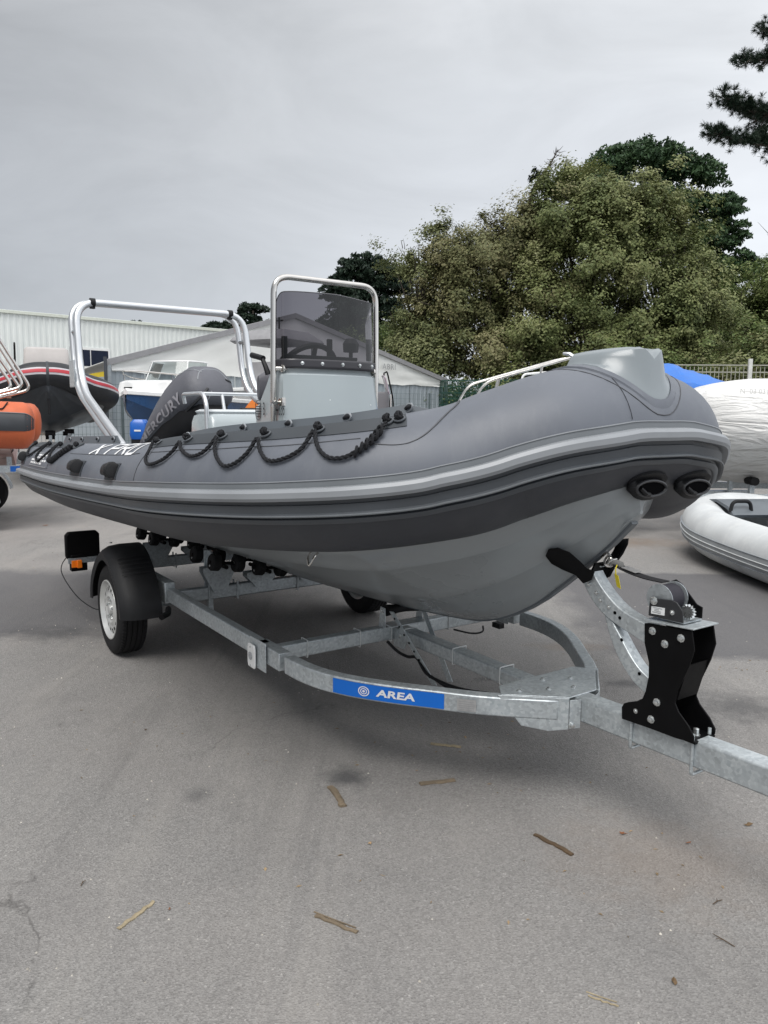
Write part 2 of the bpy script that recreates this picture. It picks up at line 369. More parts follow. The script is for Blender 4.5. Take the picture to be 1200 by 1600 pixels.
# ------------------------------------------------------------ inflatable boat shape (u forward, v to starboard, w up)
BOAT_O = (-1.0, 5.47); BOAT_RZ = -radians(90 - 34.5); ZB = .50
def tube_path(ctrl, R, cone=.26, n=10):
    half = [np.array(p, float) for p in ctrl]
    full = half + [p * np.array([1, -1, 1]) for p in half[-2::-1]]
    c = np.array(spline(full, n)); 
    r = np.full(len(c), R)
    # stern cones
    t0 = (c[0] - c[1]); t0 /= np.linalg.norm(t0); pre = []; rp = []
    for k, f in ((1.0, .30), (.93, .52), (.72, .76), (.36, .95)):
        pre.append(c[0] + t0 * cone * k); rp.append(R * f)
    pre = np.array(pre); post = pre[::-1] * np.array([1, -1, 1])
    c = np.vstack([pre, c, post]); r = np.concatenate([rp, r, rp[::-1]])
    return c, r
class Tube:
    def __init__(s, ctrl, R, cone=.26, n=10):
        s.R = R; s.c, s.r = tube_path(ctrl, R, cone, n); c = s.c
        t = np.gradient(c, axis=0); t[:, 1] = np.where(np.abs(t[:, 1]) < 1e-9, 0, t[:, 1]); t /= np.linalg.norm(t, axis=1)[:, None]
        sd = np.stack([-t[:, 1] * -1 * -1, t[:, 0], np.zeros(len(c))], 1)
        sd = np.stack([-t[:, 1], t[:, 0], np.zeros(len(c))], 1)
        sd /= np.linalg.norm(sd, axis=1)[:, None]
        z = np.array([0, 0, 1.]); up = z - (t @ z)[:, None] * t; up /= np.linalg.norm(up, axis=1)[:, None]
        s.t, s.sd, s.up = t, sd, up; s.n = len(c)
    def at(s, i, ph, off=0.0):
        """i: float index along path"""
        k = int(min(max(math.floor(i), 0), s.n - 2)); f = i - k
        L_ = lambda A: A[k] * (1 - f) + A[k + 1] * f
        a = radians(ph); return L_(s.c) + (L_(s.r) + off) * (cos(a) * L_(s.sd) + sin(a) * L_(s.up))
    def iu(s, u, side=1):
        """index where the near (side=1) or far (-1) tube has this u"""
        h = s.n // 2; us = s.c[:h + 1, 0]
        i = float(np.interp(u, us, np.arange(h + 1))); return i if side > 0 else s.n - 1 - i
    def P(s, u, ph, off=0.0, side=1): return tuple(s.at(s.iu(u, side), ph, off))
    def skin(s, nphi=40):
        mb = MB(); rings = [[s.at(i, 360 * k / nphi) for k in range(nphi)] for i in range(s.n)]
        return mb.ring(rings)
    def band(s, prof, i0=4, i1=None, step=1):
        """prof: closed list of (phi, offset)"""
        i1 = s.n - 5 if i1 is None else i1; m = max(2, int(round((i1 - i0) / step)) + 1)
        rings = [[s.at(i, a, o) for a, o in prof] for i in np.linspace(i0, i1, m)]
        return MB().ring(rings)
def arc_prof(a0, a1, off, th=.006, n=4, lip=0.0):
    top = [(a0 + (a1 - a0) * k / n, off + lip * sin(pi * k / n)) for k in range(n + 1)]
    return top + [(a1, -th), (a0, -th)]
MAIN_CTRL = [(-2.02, .905, 1.038), (-.5, .985, 1.088), (1.0, .99, 1.148), (2.0, 1.055, 1.222), (2.68, .865, 1.276), (2.99, .58, 1.340), (3.115, .43, 1.405), (3.195, .29, 1.460), (3.215, .15, 1.485), (3.22, 0, 1.488)]
KEEL = [(-1.9, .47), (0, .497), (1.0, .525), (1.77, .558), (2.31, .598), (2.62, .645), (2.85, .75), (3.02, .875), (3.15, .985), (3.26, 1.085), (3.372, 1.20)]
KEEL = [(p[0], p[1]) for p in spline([(u, w, 0) for u, w in KEEL], 6)]
def skin_under(T, u, v):
    """height of the tube's underside at (u, v)"""
    d2 = (T.c[:, 0] - u) ** 2 + (T.c[:, 1] - v) ** 2; ok = d2 < T.R ** 2 * .98
    return float((T.c[ok, 2] - np.sqrt(T.R ** 2 - d2[ok])).min()) if ok.any() else None
def hull_mesh(T, keel=KEEL, deck=True, inset=.05):
    sc = T.c[:, 0].max() / 3.22; us = [u * sc for u in list(np.linspace(-1.85, 2.4, 40)) + list(np.linspace(2.44, 3.372, 44))]; rings = []
    ku = [k[0] for k in keel]; kw = [k[1] for k in keel]; last = None
    for u in us:
        i = T.iu(u); k = int(i); f = i - k; c = T.c[k] * (1 - f) + T.c[min(k + 1, T.n - 1)] * f
        if u < 2.65 * sc:
            vt = c[1] - inset; gap = c[1] - vt; wt = c[2] - sqrt(T.R ** 2 - gap ** 2) * .97
        else:
            VT0 = T.c[int(T.iu(2.65 * sc)), 1] - inset; vt = max(.008, VT0 * (max(0, 3.378 * sc - u) / (.728 * sc)) ** .72); wt = skin_under(T, u, vt)
            wt = (last if wt is None else wt + .008)
        last = wt
        wk = float(np.interp(u, ku, kw)); wk = min(wk, wt - .015)
        dw = wt - wk; b = min(1, max(0, (u / sc - 1.6) / 1.7))
        sec = [(0, wk), (min(.035, vt * .3), wk + .004)]
        def P(t, o=0.0): return (vt * t, wk + dw * (t ** (1.0 + .30 * b)) + o * min(1, vt / .3))
        for t in (.2, .40): sec.append(P(t))
        sec += [P(.43, -.007), P(.45, .003), P(.60), P(.74), P(.77, -.007), P(.79, .003), P(.9), P(1.0)]
        sec.append((vt, wt + .03)); sec.append((vt * .97, wt + .06))
        rings.append([(u, v, w) for v, w in sec] + [(u, -v, w) for v, w in sec[:0:-1]])
    mb = MB().ring(rings, closed=True, cap=False); mb.add(rings[-1], [tuple(range(len(rings[-1])))]); return mb, us

def make_rib(T, root, Z, tube_mat, hull_mat, strakes, keel=KEEL, deck_mat=None, i0=4, dz=0.0):
    tb = T.skin().build('tube', tube_mat, root, True, Z, ang=60)
    for nm, prof, m in strakes: T.band(prof, i0, T.n - 1 - i0).build(nm, m, tb, True, Z, ang=30)
    hm, us = hull_mesh(T, keel); h = hm.build('hull', hull_mat, root, True, Z, ang=60)
    # keel band
    kb = MB(); rings = []
    for u in np.linspace(-1.85, 3.33, 50):
        wk = float(np.interp(u, [k[0] for k in keel], [k[1] for k in keel])); rings.append([(u, .06, wk + .016), (u, .022, wk - .004), (u, -.022, wk - .004), (u, -.06, wk + .016), (u, 0, wk + .02)])
    # deck and transom
    dm = MB(); rings = []
    for u in np.linspace(-1.82, 2.9, 20):
        i = T.iu(u); c = T.at(i, 180); w = .98 + dz + max(0, u - 1.5) * .13; rings.append([(u, c[1] * .98, w), (u, -c[1] * .98, w), (u, -c[1] * .98, w - .03), (u, c[1] * .98, w - .03)])
    dm.ring(rings).build('deck', deck_mat or hull_mat, root, True, Z)
    MB().extrude([(-1.85, .78, 1.25 + dz), (-1.85, -.78, 1.25 + dz), (-1.85, -.76, .80 + dz), (-1.85, 0, .48 + dz), (-1.85, .76, .80 + dz)], (.05, 0, 0)).build('transom', hull_mat, root, True, Z)
    return tb, h
# ============================================================ the grey boat
boat = thing('inflatable_boat', 'large dark grey inflatable boat with console and roll bar on the nearest trailer', 'boat', (*BOAT_O, ZB), BOAT_RZ)
T = Tube(MAIN_CTRL, .230)
STK = [('strake_backing', arc_prof(-6, 10, .004, n=6), STRAKE_M), ('strake_backing', arc_prof(-27, -6.2, .004, n=6), STRAKE_D), ('lower_panel', arc_prof(-112, -27.4, .0015, n=14), TUBE_SHADED),  # lowest band paints the shade below the strake onto the tube
      ('strake_lip', [(-17.0, .012), (-17.3, .0285), (-18.2, .0285), (-18.4, .012)], STRAKE_M),
       ('rub_strake', [(-6, .004), (-5.5, .030), (-3, .036), (1, .036), (3.5, .028), (4.5, .004), (4, -.004), (-5, -.004)], STRAKE_L),
       ('edge_piping', [(9.4, .002), (9.6, .007), (10.4, .007), (10.6, .002)], STRAKE_L),
       ('lower_strake', [(-9.5, .003), (-9.8, .012), (-16.3, .014), (-17.6, .026), (-19.0, .022), (-19.6, .003), (-18, -.003), (-11, -.003)], STRAKE_D),
       ('strake_ridge', [(-21.5, .003), (-22, .014), (-24, .014), (-27.2, .008), (-27.6, .003), (-25, -.003)], STRAKE_D)]
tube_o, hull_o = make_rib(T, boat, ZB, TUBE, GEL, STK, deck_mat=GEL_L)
def B(mb, name, m, parent=None, **k): return mb.build(name, m, parent or boat, True, ZB, **k)
# darker keel strake along the stem
kb = MB(); rings = []
for u in np.linspace(-1.8, 3.34, 64):
    wk = float(np.interp(u, [k[0] for k in KEEL], [k[1] for k in KEEL])); hw = .055 if u < 2.3 else .05
    wk = min(wk, 1.30)
    du = -.006 if u > 2.6 else 0
    sl = 0 if u < 2.62 else min(1, (u - 2.62) / .25); nx, nz = .035 * sl, -.010 * (1 - sl * .4); hw = .05 * (1 - .55 * sl)
    rings.append([(u - .03 * sl, hw, wk + .022 + .03 * sl), (u + nx * .25, .016, wk + nz * .6), (u + nx * .25, -.016, wk + nz * .6), (u - .03 * sl, -hw, wk + .022 + .03 * sl)])
B(MB().ring(rings), 'keel_band', GEL_D, hull_o)
# seams of the tube (welded joints)
def seam(i, a0, a1, w=.35, off=.0022, n=26, d=0.0):
    mb = MB(); rings = []
    for k in range(n + 1):
        a = a0 + (a1 - a0) * k / n; rings.append([T.at(i + w * .0 + d * k / n, a, off), T.at(i + w * .12 + d * k / n, a, off), T.at(i + w * .12 + d * k / n, a, -.002), T.at(i + d * k / n, a, -.002)])
    return mb.ring(rings)
SEAM = mat('seam_dark_grey', (.055, .058, .065), rough=.6, var=.1)  # even dark grey for the welded joints
for u, a0, a1 in ((1.68, 11, 100), (3.232, 12, 96), (3.12, -90, -28)):
    B(seam(T.iu(u) if u < 3.2 else 84.5, a0, a1), 'seam', SEAM, tube_o)
# long seam along the tube top
mb = MB(); mb.ring([[T.P(u, 47, .0022), T.P(u, 47.6, .0022), T.P(u, 47.6, -.002), T.P(u, 47, -.002)] for u in np.linspace(-.1, 1.5, 20)]); B(mb, 'seam', SEAM, tube_o)
mb = MB(); mb.ring([[T.P(u, a, .0022), T.P(u, a + .6, .0022), T.P(u, a + .6, -.002), T.P(u, a, -.002)] for u, a in [(1.75 + .045 * k, 46 - 5 * abs(sin(k * .4)) * .2) for k in range(25)]]); B(mb, 'seam', SEAM, tube_o)
# curved reinforcement patch seam near the end of the grab line
pts = [(2.84, 40), (2.90, 35), (2.94, 37), (2.99, 46), (3.03, 60), (3.06, 72), (3.07, 84)]
pts = spline([(a, b, 0) for a, b in pts], 6)
mb = MB(); mb.ring([[T.P(u, a, .0025), T.P(u + .006, a, .0025), T.P(u + .006, a, -.002), T.P(u, a, -.002)] for u, a, _ in pts]); B(mb, 'seam', SEAM, tube_o)

# grab-line flaps on both tubes (with eyelets), ropes on the near one
def flap(u0, u1, a0, a1, side, m, name='grab_line_flap', n=40):
    mb = MB(); rings = []
    for k in range(n + 1):
        u = u0 + (u1 - u0) * k / n; i = T.iu(u, side)
        am = (a0 + a1) / 2
        rings.append([T.at(i, a0, .003), T.at(i, am, .007), T.at(i, a1, .013), T.at(i, a1, .005), T.at(i, am, -.001), T.at(i, a0, -.003)])
    return B(mb.ring(rings), name, m, tube_o)
flap(1.62, 2.925, 54, 70, 1, FLAP); flap(-2.0, -.14, 60, 76, 1, FLAP)
def oring(u, a, side, r=.016, rt=.0035, off=.012, long=1.0):
    i = T.iu(u, side); c = Vector(T.at(i, a, off)); nrm = (Vector(T.at(i, a, 1)) - Vector(T.at(i, a, 0))).normalized()
    k = int(i); t = Vector(T.t[min(k, T.n - 1)]); b = nrm.cross(t).normalized()
    return [c + r * long * cos(x) * t + r * sin(x) * b for x in np.linspace(0, 2 * pi, 14, endpoint=False)]
# inner side of each tube: standing flap with eyelets, its top showing over the tube
def stand_flap(u0, u1, side, h=.07, ph=104):
    mb = MB(); rings = []
    for k in range(31):
        u = u0 + (u1 - u0) * k / 30; i = T.iu(u, side); a = Vector(T.at(i, ph, -.004)); e_ = min(1, min(k, 30 - k) / 1.0) ; d = Vector((0, -side * .006, 0)); top = Vector((0, -side * .012, (h + .02) * (.35 + .65 * e_)))
        rings.append([a, a + top, a + top + d, a + d])
    f_ = B(mb.ring(rings), 'grab_line_flap', FLAP_M, tube_o); return f_
def flap_eyes(us, side, h=.07, ph=104):
    for u in us:
        i = T.iu(u, side); a = Vector(T.at(i, ph, 0)) + Vector((0, side * .002 - side * .012 * .5, h * .74)); t = Vector(T.t[int(i)]); t.y = 0; t.normalize(); t *= (1 if side > 0 else -1)
        ring = [a + .024 * cos(x) * t + Vector((0, side * .004, .013 * sin(x))) for x in np.linspace(0, 2 * pi, 14, endpoint=False)]
        B(MB().tube(ring, .0038, 6, loop=True), 'eyelet', STRAKE_L, tube_o)
        B(MB().tube([a - t * .020 + Vector((0, side * .006, 0)), a + Vector((0, side * .010, .002)), a + t * .018 + Vector((0, side * .004, 0))], .0065, 8), 'rope_knot', ROPE, tube_o)
for side in (1, -1):
    stand_flap(-1.6, .22, side, .040); flap_eyes((-1.25, -.76, -.27, .12), side, .048)
    stand_flap(1.42, 2.965, side, .024); flap_eyes((1.56, 2.20, 2.47, 2.74, 2.925), side, .034)
# ropes: (u, phi, lift)
RP = [(1.72, 56, .024), (1.76, 46, .014), (1.80, 35, .012), (1.89, 28, .012), (2.00, 32, .012), (2.05, 42, .013), (2.07, 52, .024), (2.11, 44, .014), (2.20, 36, .012), (2.26, 38, .013), (2.285, 46, .015), (2.30, 55, .026),
      (2.32, 44, .014), (2.36, 33, .012), (2.41, 25, .012), (2.46, 28, .012), (2.495, 38, .013), (2.515, 50, .026), (2.54, 40, .014), (2.58, 30, .012), (2.62, 28, .012), (2.67, 32, .012), (2.70, 40, .013), (2.72, 54, .028), (2.73, 46, .015),
      (2.745, 36, .013), (2.77, 28, .012), (2.80, 27, .012), (2.825, 31, .014), (2.85, 38, .017), (2.87, 47, .019), (2.885, 56, .022)]
path = spline([T.P(u, a, l) for u, a, l in RP], 6)
B(rope_mb(path, r=.0043), 'grab_rope', ROPE, tube_o)
# whipping on the rope's forward end
wp = spline([T.P(u, a, l) for u, a, l in RP[-4:]], 8); w2 = resample(wp, .018)
for k in range(0, len(w2) - 2, 1):
    p = Vector(w2[k]); q = Vector(w2[k + 1]); d = (q - p).normalized(); x = d.cross(Vector((0, 0, 1))).normalized(); y = x.cross(d)
    B(MB().tube([p + .0108 * (cos(a) * x + sin(a) * y) + d * .012 * sin(a) for a in np.linspace(0, 2 * pi, 12, endpoint=False)], .0052, 6, loop=True), 'rope_whipping', ROPE, tube_o)
for u, a in ((1.72, 60), (2.07, 60), (2.295, 61), (2.515, 60), (2.72, 61), (2.885, 62), (2.91, 63)):
    B(MB().tube(oring(u, a, 1, r=.019), .0035, 6, loop=True), 'eyelet', STRAKE_D, tube_o)
    k = Vector(T.P(u, a, .024)); kn = MB()
    rr = random.Random(int(u * 100))
    for j in range(3):
        ax = Vector((rr.uniform(-1, 1), rr.uniform(-1, 1), rr.uniform(-1, 1))).normalized(); x = ax.orthogonal().normalized(); y = ax.cross(x)
        kn.tube([k + .0105 * (cos(t) * x + sin(t) * y) + ax * .006 * sin(2 * t) for t in np.linspace(0, 2 * pi, 14, endpoint=False)], .0055, 6, loop=True)
    B(kn, 'rope_knot', ROPE, tube_o)
# aft grab line
RS = [(-2.0, 66, .02), (-1.95, 50, .012), (-1.80, 36, .012), (-1.62, 34, .012), (-1.35, 52, .015), (-1.20, 66, .026), (-1.22, 54, .014), (-1.20, 36, .012), (-1.08, 27, .012), (-.95, 27, .012),
      (-.80, 42, .012), (-.70, 64, .026), (-.68, 52, .014), (-.62, 38, .012), (-.50, 30, .012), (-.40, 31, .012), (-.28, 44, .014), (-.18, 60, .02)]
B(rope_mb(spline([T.P(u, a, l) for u, a, l in RS], 6), r=.0048), 'grab_rope', ROPE, tube_o)
ws = resample(spline([T.P(u, a, l) for u, a, l in RS[-4:]], 8), .024)
for k in range(len(ws) - 1):
    p = Vector(ws[k]); q = Vector(ws[k + 1]); d = (q - p).normalized(); x = d.cross(Vector((0, 0, 1))).normalized(); y = x.cross(d)
    B(MB().tube([p + .015 * (cos(a) * x + sin(a) * y) for a in np.linspace(0, 2 * pi, 12, endpoint=False)], .008, 6, loop=True), 'rope_whipping', ROPE, tube_o)
for u in (-2.0, -1.2, -.70, -.18):
    kn = MB(); k = Vector(T.P(u, 66, .02))
    for j in range(2):
        ax = Vector((j, 1 - j, .4)).normalized(); x = ax.orthogonal().normalized(); y = ax.cross(x)
        kn.tube([k + .011 * (cos(t) * x + sin(t) * y) for t in np.linspace(0, 2 * pi, 12, endpoint=False)], .008, 6, loop=True)
    B(kn, 'rope_knot', ROPE, tube_o)
# inner rope end lying over the seat side of the near tube
B(rope_mb(spline([T.P(u_, ph_, .02) for u_, ph_ in ((1.93, 128), (2.0, 134), (2.1, 134), (2.18, 122), (2.22, 112))], 6), r=.006), 'grab_rope', ROPE, tube_o)

# carrying handles
def handle(u, ph):
    i = T.iu(u); c = Vector(T.at(i, ph, 0)); nrm = (Vector(T.at(i, ph, 1)) - c).normalized(); t = Vector(T.t[int(i)]); b = nrm.cross(t).normalized()
    if b.z < 0: b = -b
    F = lambda x, y, z: c + t * x + b * y + nrm * z
    pt = MB()
    rings = []
    for s_ in (-.5, -.46, .46, .5):
        e_ = .055 if abs(s_) < .48 else .048
        rings.append([T.at(T.iu(u + s_ * .26), ph + d, o) for d, o in ((-13, -.003), (-13, .004), (-8, .005), (7, .005), (11, .004), (11, -.003))])
    hp = B(pt.ring(rings), 'handle', FLAP, tube_o)
    rings = []
    for x, hw, z0, z1 in ((-.105, .012, .008, .022), (-.10, .022, .006, .035), (-.07, .030, .018, .046), (0, .034, .022, .052), (.045, .035, .022, .052), (.05, .041, .008, .058), (.062, .041, .006, .058), (.067, .036, .006, .05), (.078, .036, .006, .05), (.082, .042, .006, .056), (.094, .042, .004, .052), (.104, .036, .0, .02)):
        rings.append([F(x, hw * cos(a), (z0 + z1) / 2 + (z1 - z0) / 2 * sin(a)) for a in np.linspace(0, 2 * pi, 14, endpoint=False)])
    B(MB().ring(rings), 'grip', BLACKP, hp)
for u, ph in ((.30, 24), (1.10, 22), (-1.92, 28)): handle(u, ph)

# white lettering on the tube
def on_tube(mb, u0, u1, a0, a1, shear=0.0):
    xs = [p[0] for p in mb.v]; ys = [p[1] for p in mb.v]; x0, x1, y0, y1 = min(xs), max(xs), min(ys), max(ys)
    def f(p):
        fx = (p[0] - x0) / (x1 - x0); fy = (p[1] - y0) / (y1 - y0)
        return T.P(u0 + (u1 - u0) * fx + shear * fy, a0 + (a1 - a0) * fy, .003)
    return mb.xf(f)
def strokes(segs, w):
    mb = MB()
    for x0, y0, x1, y1 in segs:
        d = Vector((x1 - x0, y1 - y0)); n_ = Vector((-d.y, d.x)).normalized() * w / 2; m = 5
        for k in range(m):
            a = Vector((x0, y0)) + d * k / m; b = Vector((x0, y0)) + d * (k + 1) / m
            mb.add([(a.x - n_.x, a.y - n_.y, 0), (b.x - n_.x, b.y - n_.y, 0), (b.x + n_.x, b.y + n_.y, 0), (a.x + n_.x, a.y + n_.y, 0)], [(0, 1, 2, 3)])
    return mb
w_ = .16; SEG = []
def ch(x, L): SEG.extend([(x + a, b, x + c, d) for a, b, c, d in L])
ch(0, [(0, 0, .75, 1), (.75, 0, .36, .5), (.36, .5, 0, 1)])
ch(1.5, [(0, 0, 0, 1), (0, 1, .75, 1), (.75, 1, .75, .5), (.75, .5, 0, .5)])
ch(2.55, [(0, 0, 0, 1), (0, 1, .75, 1), (.75, 1, .75, .5), (.75, .5, 0, .5), (.3, .5, .75, 0)])
ch(3.6, [(0, 0, 0, 1), (0, 1, .75, 1), (.75, 1, .75, 0), (.75, 0, 0, 0)])
lt = strokes(SEG, w_)
def f(p): return T.P(.36 + .95 * p[0] / 4.35 + .0 * p[1] , 48 + 27 * p[1], .003)
B(lt.xf(f), 'lettering', WHITEL, tube_o, smooth=False)
# warning panel at the stern end of the tube
def panel(u0, u1, a0, a1, off, m, parent, name):
    mb = MB(); n = 8; vs = []; fs = []
    for i in range(n + 1):
        for j in range(5):
            u = u0 + (u1 - u0) * i / n; a = a0 + (a1 - a0) * j / 4; vs.append(T.P(u, a, off))
    for i in range(n):
        for j in range(4): fs.append((i * 5 + j, i * 5 + j + 1, (i + 1) * 5 + j + 1, (i + 1) * 5 + j))
    return B(mb.add(vs, fs), name, m, parent)
wpn = panel(-1.50, -.56, 15, 44, .0025, TUBE, tube_o, 'warning_label')
fr = MB()
for (ua, ub, a, b) in ((-1.46, -.62, 16, 17), (-1.46, -.62, 42.5, 43.5), (-1.46, -1.44, 16, 43), (-.64, -.62, 16, 43)):
    vs = []; n = 8
    for i in range(n + 1):
        u = ua + (ub - ua) * i / n; vs += [T.P(u, a, .004), T.P(u, b, .004)]
    fr.add(vs, [(2 * i, 2 * i + 1, 2 * i + 3, 2 * i + 2) for i in range(n)])
B(fr, 'label_print', GREYTXT, wpn, smooth=False)
fr = MB(); rr = random.Random(4)
for row in range(4):
    a = 20 + row * 5.6; u = -1.40 if row < 2 else -1.15
    while u < (-.70):
        l = rr.uniform(.05, .16)
        if u + l > -.68: break
        fr.add([T.P(u, a, .004), T.P(u + l, a, .004), T.P(u + l, a + 3.6, .004), T.P(u, a + 3.6, .004)], [(0, 1, 2, 3)]); u += l + .022
B(fr, 'label_print', WHITEL, wpn, smooth=False)

# two moulded black fairleads under the bow, with open mouths
def fairlead(i0, ph):
    c = Vector(T.at(i0, ph, 0)); nrm = ((Vector(T.at(i0, ph, 1)) - c).normalized() * .5 + Vector((.75, .05, -.70)) * .5).normalized(); t = Vector((-.08, -1, .03)); t = (t - nrm * t.dot(nrm)).normalized(); b = nrm.cross(t).normalized()
    if b.z < 0: b = -b
    mo = (nrm * .80 + b * .60).normalized(); up = (b * .80 - nrm * .60).normalized()     # mouth direction and its own up
    K_ = 1.28; F = lambda x, y, z: c + t * x + b * y + nrm * z
    out = [(.100 * cos(a), .045 * sin(a)) for a in np.linspace(0, 2 * pi, 24, endpoint=False)]
    base = B(MB().ring([[F(x, y + .010, z) for x, y in out] for z in (-.06, .010)]), 'fairlead', BLACKP, tube_o)
    lc = c + nrm * .036 + b * .004
    def el(cc, ax_, by, e1, e2): return [cc + e1 * (K_ * ax_ * cos(a)) + e2 * (K_ * by * sin(a)) for a in np.linspace(0, 2 * pi, 24, endpoint=False)]
    B(MB().ring([el(c - b * .006, .070, .026, t, b), el(c + nrm * .012 - b * .010, .076, .032, t, b), el(c + nrm * .028 - b * .009, .076, .032, t, up), el(lc, .069, .025, t, up)], cap=False), 'hood', BLACKP, base, ang=70)
    B(MB().tube(el(lc, .064, .022, t, up), .0058, 8, loop=True), 'lip', mat('worn_black_plastic', (.020, .021, .024), rough=.35, var=.2), base)
    B(MB().ring([el(lc, .060, .020, t, up), el(lc - mo * .03, .055, .017, t, up), el(lc - mo * .04, .02, .006, t, up)]), 'throat', BLACKHOLE, base)
    B(MB().tube([lc - t * .062 + mo * .002, lc - t * .040 - up * .016 + mo * .012, lc - t * .012 - up * .021 + mo * .006], .008, 8), 'lug', BLACKP, base)
fairlead(94.5, -48); fairlead(113.0, -45)

# bow step moulding
def skin_h(u, v):
    """height of the tube skin above (u, v)"""
    i = np.linspace(T.n // 2 - 44, T.n // 2 + 44, 600); k = np.minimum(i.astype(int), T.n - 2); f = (i - k)[:, None]; C_ = T.c[k] * (1 - f) + T.c[k + 1] * f
    d2 = (C_[:, 0] - u) ** 2 + (C_[:, 1] - v) ** 2; q = T.R ** 2 - d2; ok = q > 0
    return float((C_[ok, 2] + np.sqrt(q[ok])).max()) if ok.any() else 1.5
def outline(u0, u1, hw, n=40, p=2.6, fw=.62):
    """plan outline, wide aft and rounded in front"""
    out = []
    for k in range(n):
        a = 2 * pi * k / n; ca, sa = cos(a), sin(a); x = (1 if ca > 0 else -1) * abs(ca) ** (2 / p); y = (1 if sa > 0 else -1) * abs(sa) ** (2 / p)
        tt = (x + 1) / 2; out.append((u0 + (u1 - u0) * tt, hw * y * (1 - (1 - fw) * tt ** 2)))
    return out
def lp(o_, f): return [(u, v, f(u, v)) for u, v in o_]
TOPW = 1.768
def topz(u, v): return TOPW + .012 * min(1, (u - 3.0) / .25) - .02 * (abs(v) / .15) ** 2 - (.035 * max(0, 1 - abs(v) / .045) if u > 3.30 else 0) - .05 * max(0, (3.13 - u) / .1)
rg = [lp(outline(3.035, 3.425, .205), lambda u, v: skin_h(u, v) - .02), lp(outline(3.035, 3.425, .205), lambda u, v: skin_h(u, v) + .004), lp(outline(3.06, 3.420, .200), lambda u, v: skin_h(u, v) + .010),
      lp(outline(3.072, 3.407, .178), lambda u, v: skin_h(u, v) * .75 + .25 * topz(u, v) + .0), lp(outline(3.082, 3.397, .166), lambda u, v: min(topz(u, v) - .02, skin_h(u, v) * .3 + .7 * topz(u, v))),
      lp(outline(3.088, 3.391, .158), lambda u, v: topz(u, v) - .006), lp(outline(3.098, 3.380, .146), lambda u, v: topz(u, v) + .001), lp(outline(3.12, 3.34, .09), lambda u, v: topz(u, v) + .004)]
st = B(MB().ring(rg), 'bow_step', GEL_STEP, ang=40)
ap = [lp(outline(2.98, 3.435, .262), lambda u, v: skin_h(u, v) - .012), lp(outline(2.985, 3.434, .258), lambda u, v: skin_h(u, v) + .007), lp(outline(3.035, 3.425, .21), lambda u, v: skin_h(u, v) + .009), lp(outline(3.035, 3.425, .20), lambda u, v: skin_h(u, v) - .012)]
B(MB().ring(ap, cap=False), 'apron', TUBE, st, ang=25)
B(MB().tube(lp(outline(2.94, 3.442, .31, n=60), lambda u, v: skin_h(u, v) + .0), .0022, 5, loop=True), 'seam', SEAM, tube_o)
MBc = MB().tube([(3.11, .08, 1.752), (3.09, .09, 1.768), (3.065, .095, 1.771)], [.008, .007, .005], 8); B(MBc, 'cleat', ALU, st)

# towing eyes
def eye(c, n_, s_=1.0, r=.024):
    c = Vector(c); n_ = Vector(n_).normalized(); x = n_.orthogonal().normalized(); x = Vector((0, 0, 1)).cross(n_).normalized(); y = Vector((0, 0, 1))
    p = [c + x * r * .6 * a + y * 0 + n_ * 0 for a in (1,)]
    pts = [c - x * r * .62 - n_ * .01, c - x * r * .7 + n_ * .02 - y * .012 * s_, c + n_ * .034 - y * .045 * s_, c + x * r * .7 + n_ * .02 - y * .012 * s_, c + x * r * .62 - n_ * .01]
    return MB().tube(spline(pts, 6), .0042, 8)
vv = T.at(T.iu(2.52), -90); 
B(eye((2.50, vv[1] - .10, vv[2] - .02), (.25, .9, -.15), 1), 'towing_eye', STEEL, hull_o)
# ------------------------------------------------------------ console
def con_ring(w, uf, ub, hw, rf=.035, bulge=.05):
    p = []
    for v in np.linspace(-1, 1, 15):
        vv = hw * v; e_ = max(0, (abs(v) - .72) / .28); p.append((uf + bulge * (1 - v * v) - rf * (1 - sqrt(max(0, 1 - e_ * e_))) , vv, w))
    p += [(ub + .02, hw, w), (ub, hw - .02, w), (ub, -hw + .02, w), (ub + .02, -hw, w)]
    return p
con = thing_con = None
rings = [con_ring(*a) for a in ((.98, 1.31, .87, .325), (1.30, 1.29, .87, .322), (1.50, 1.275, .88, .316), (1.60, 1.265, .91, .312), (1.70, 1.25, .99, .306), (1.752, 1.245, 1.025, .303), (1.762, 1.232, 1.03, .297), (1.80, 1.22, 1.05, .294), (1.815, 1.21, 1.06, .286), (1.82, 1.15, 1.08, .26))]
con = B(MB().ring(rings), 'console', GEL_L, ang=40)
# dash with instruments behind the screen
B(MB().extrude([(1.0, -.25, 1.80), (1.0, .25, 1.80), (1.11, .25, 1.855), (1.11, -.25, 1.855)], (0, 0, .02)), 'dashboard', BLACKP, con, bevel=.006)
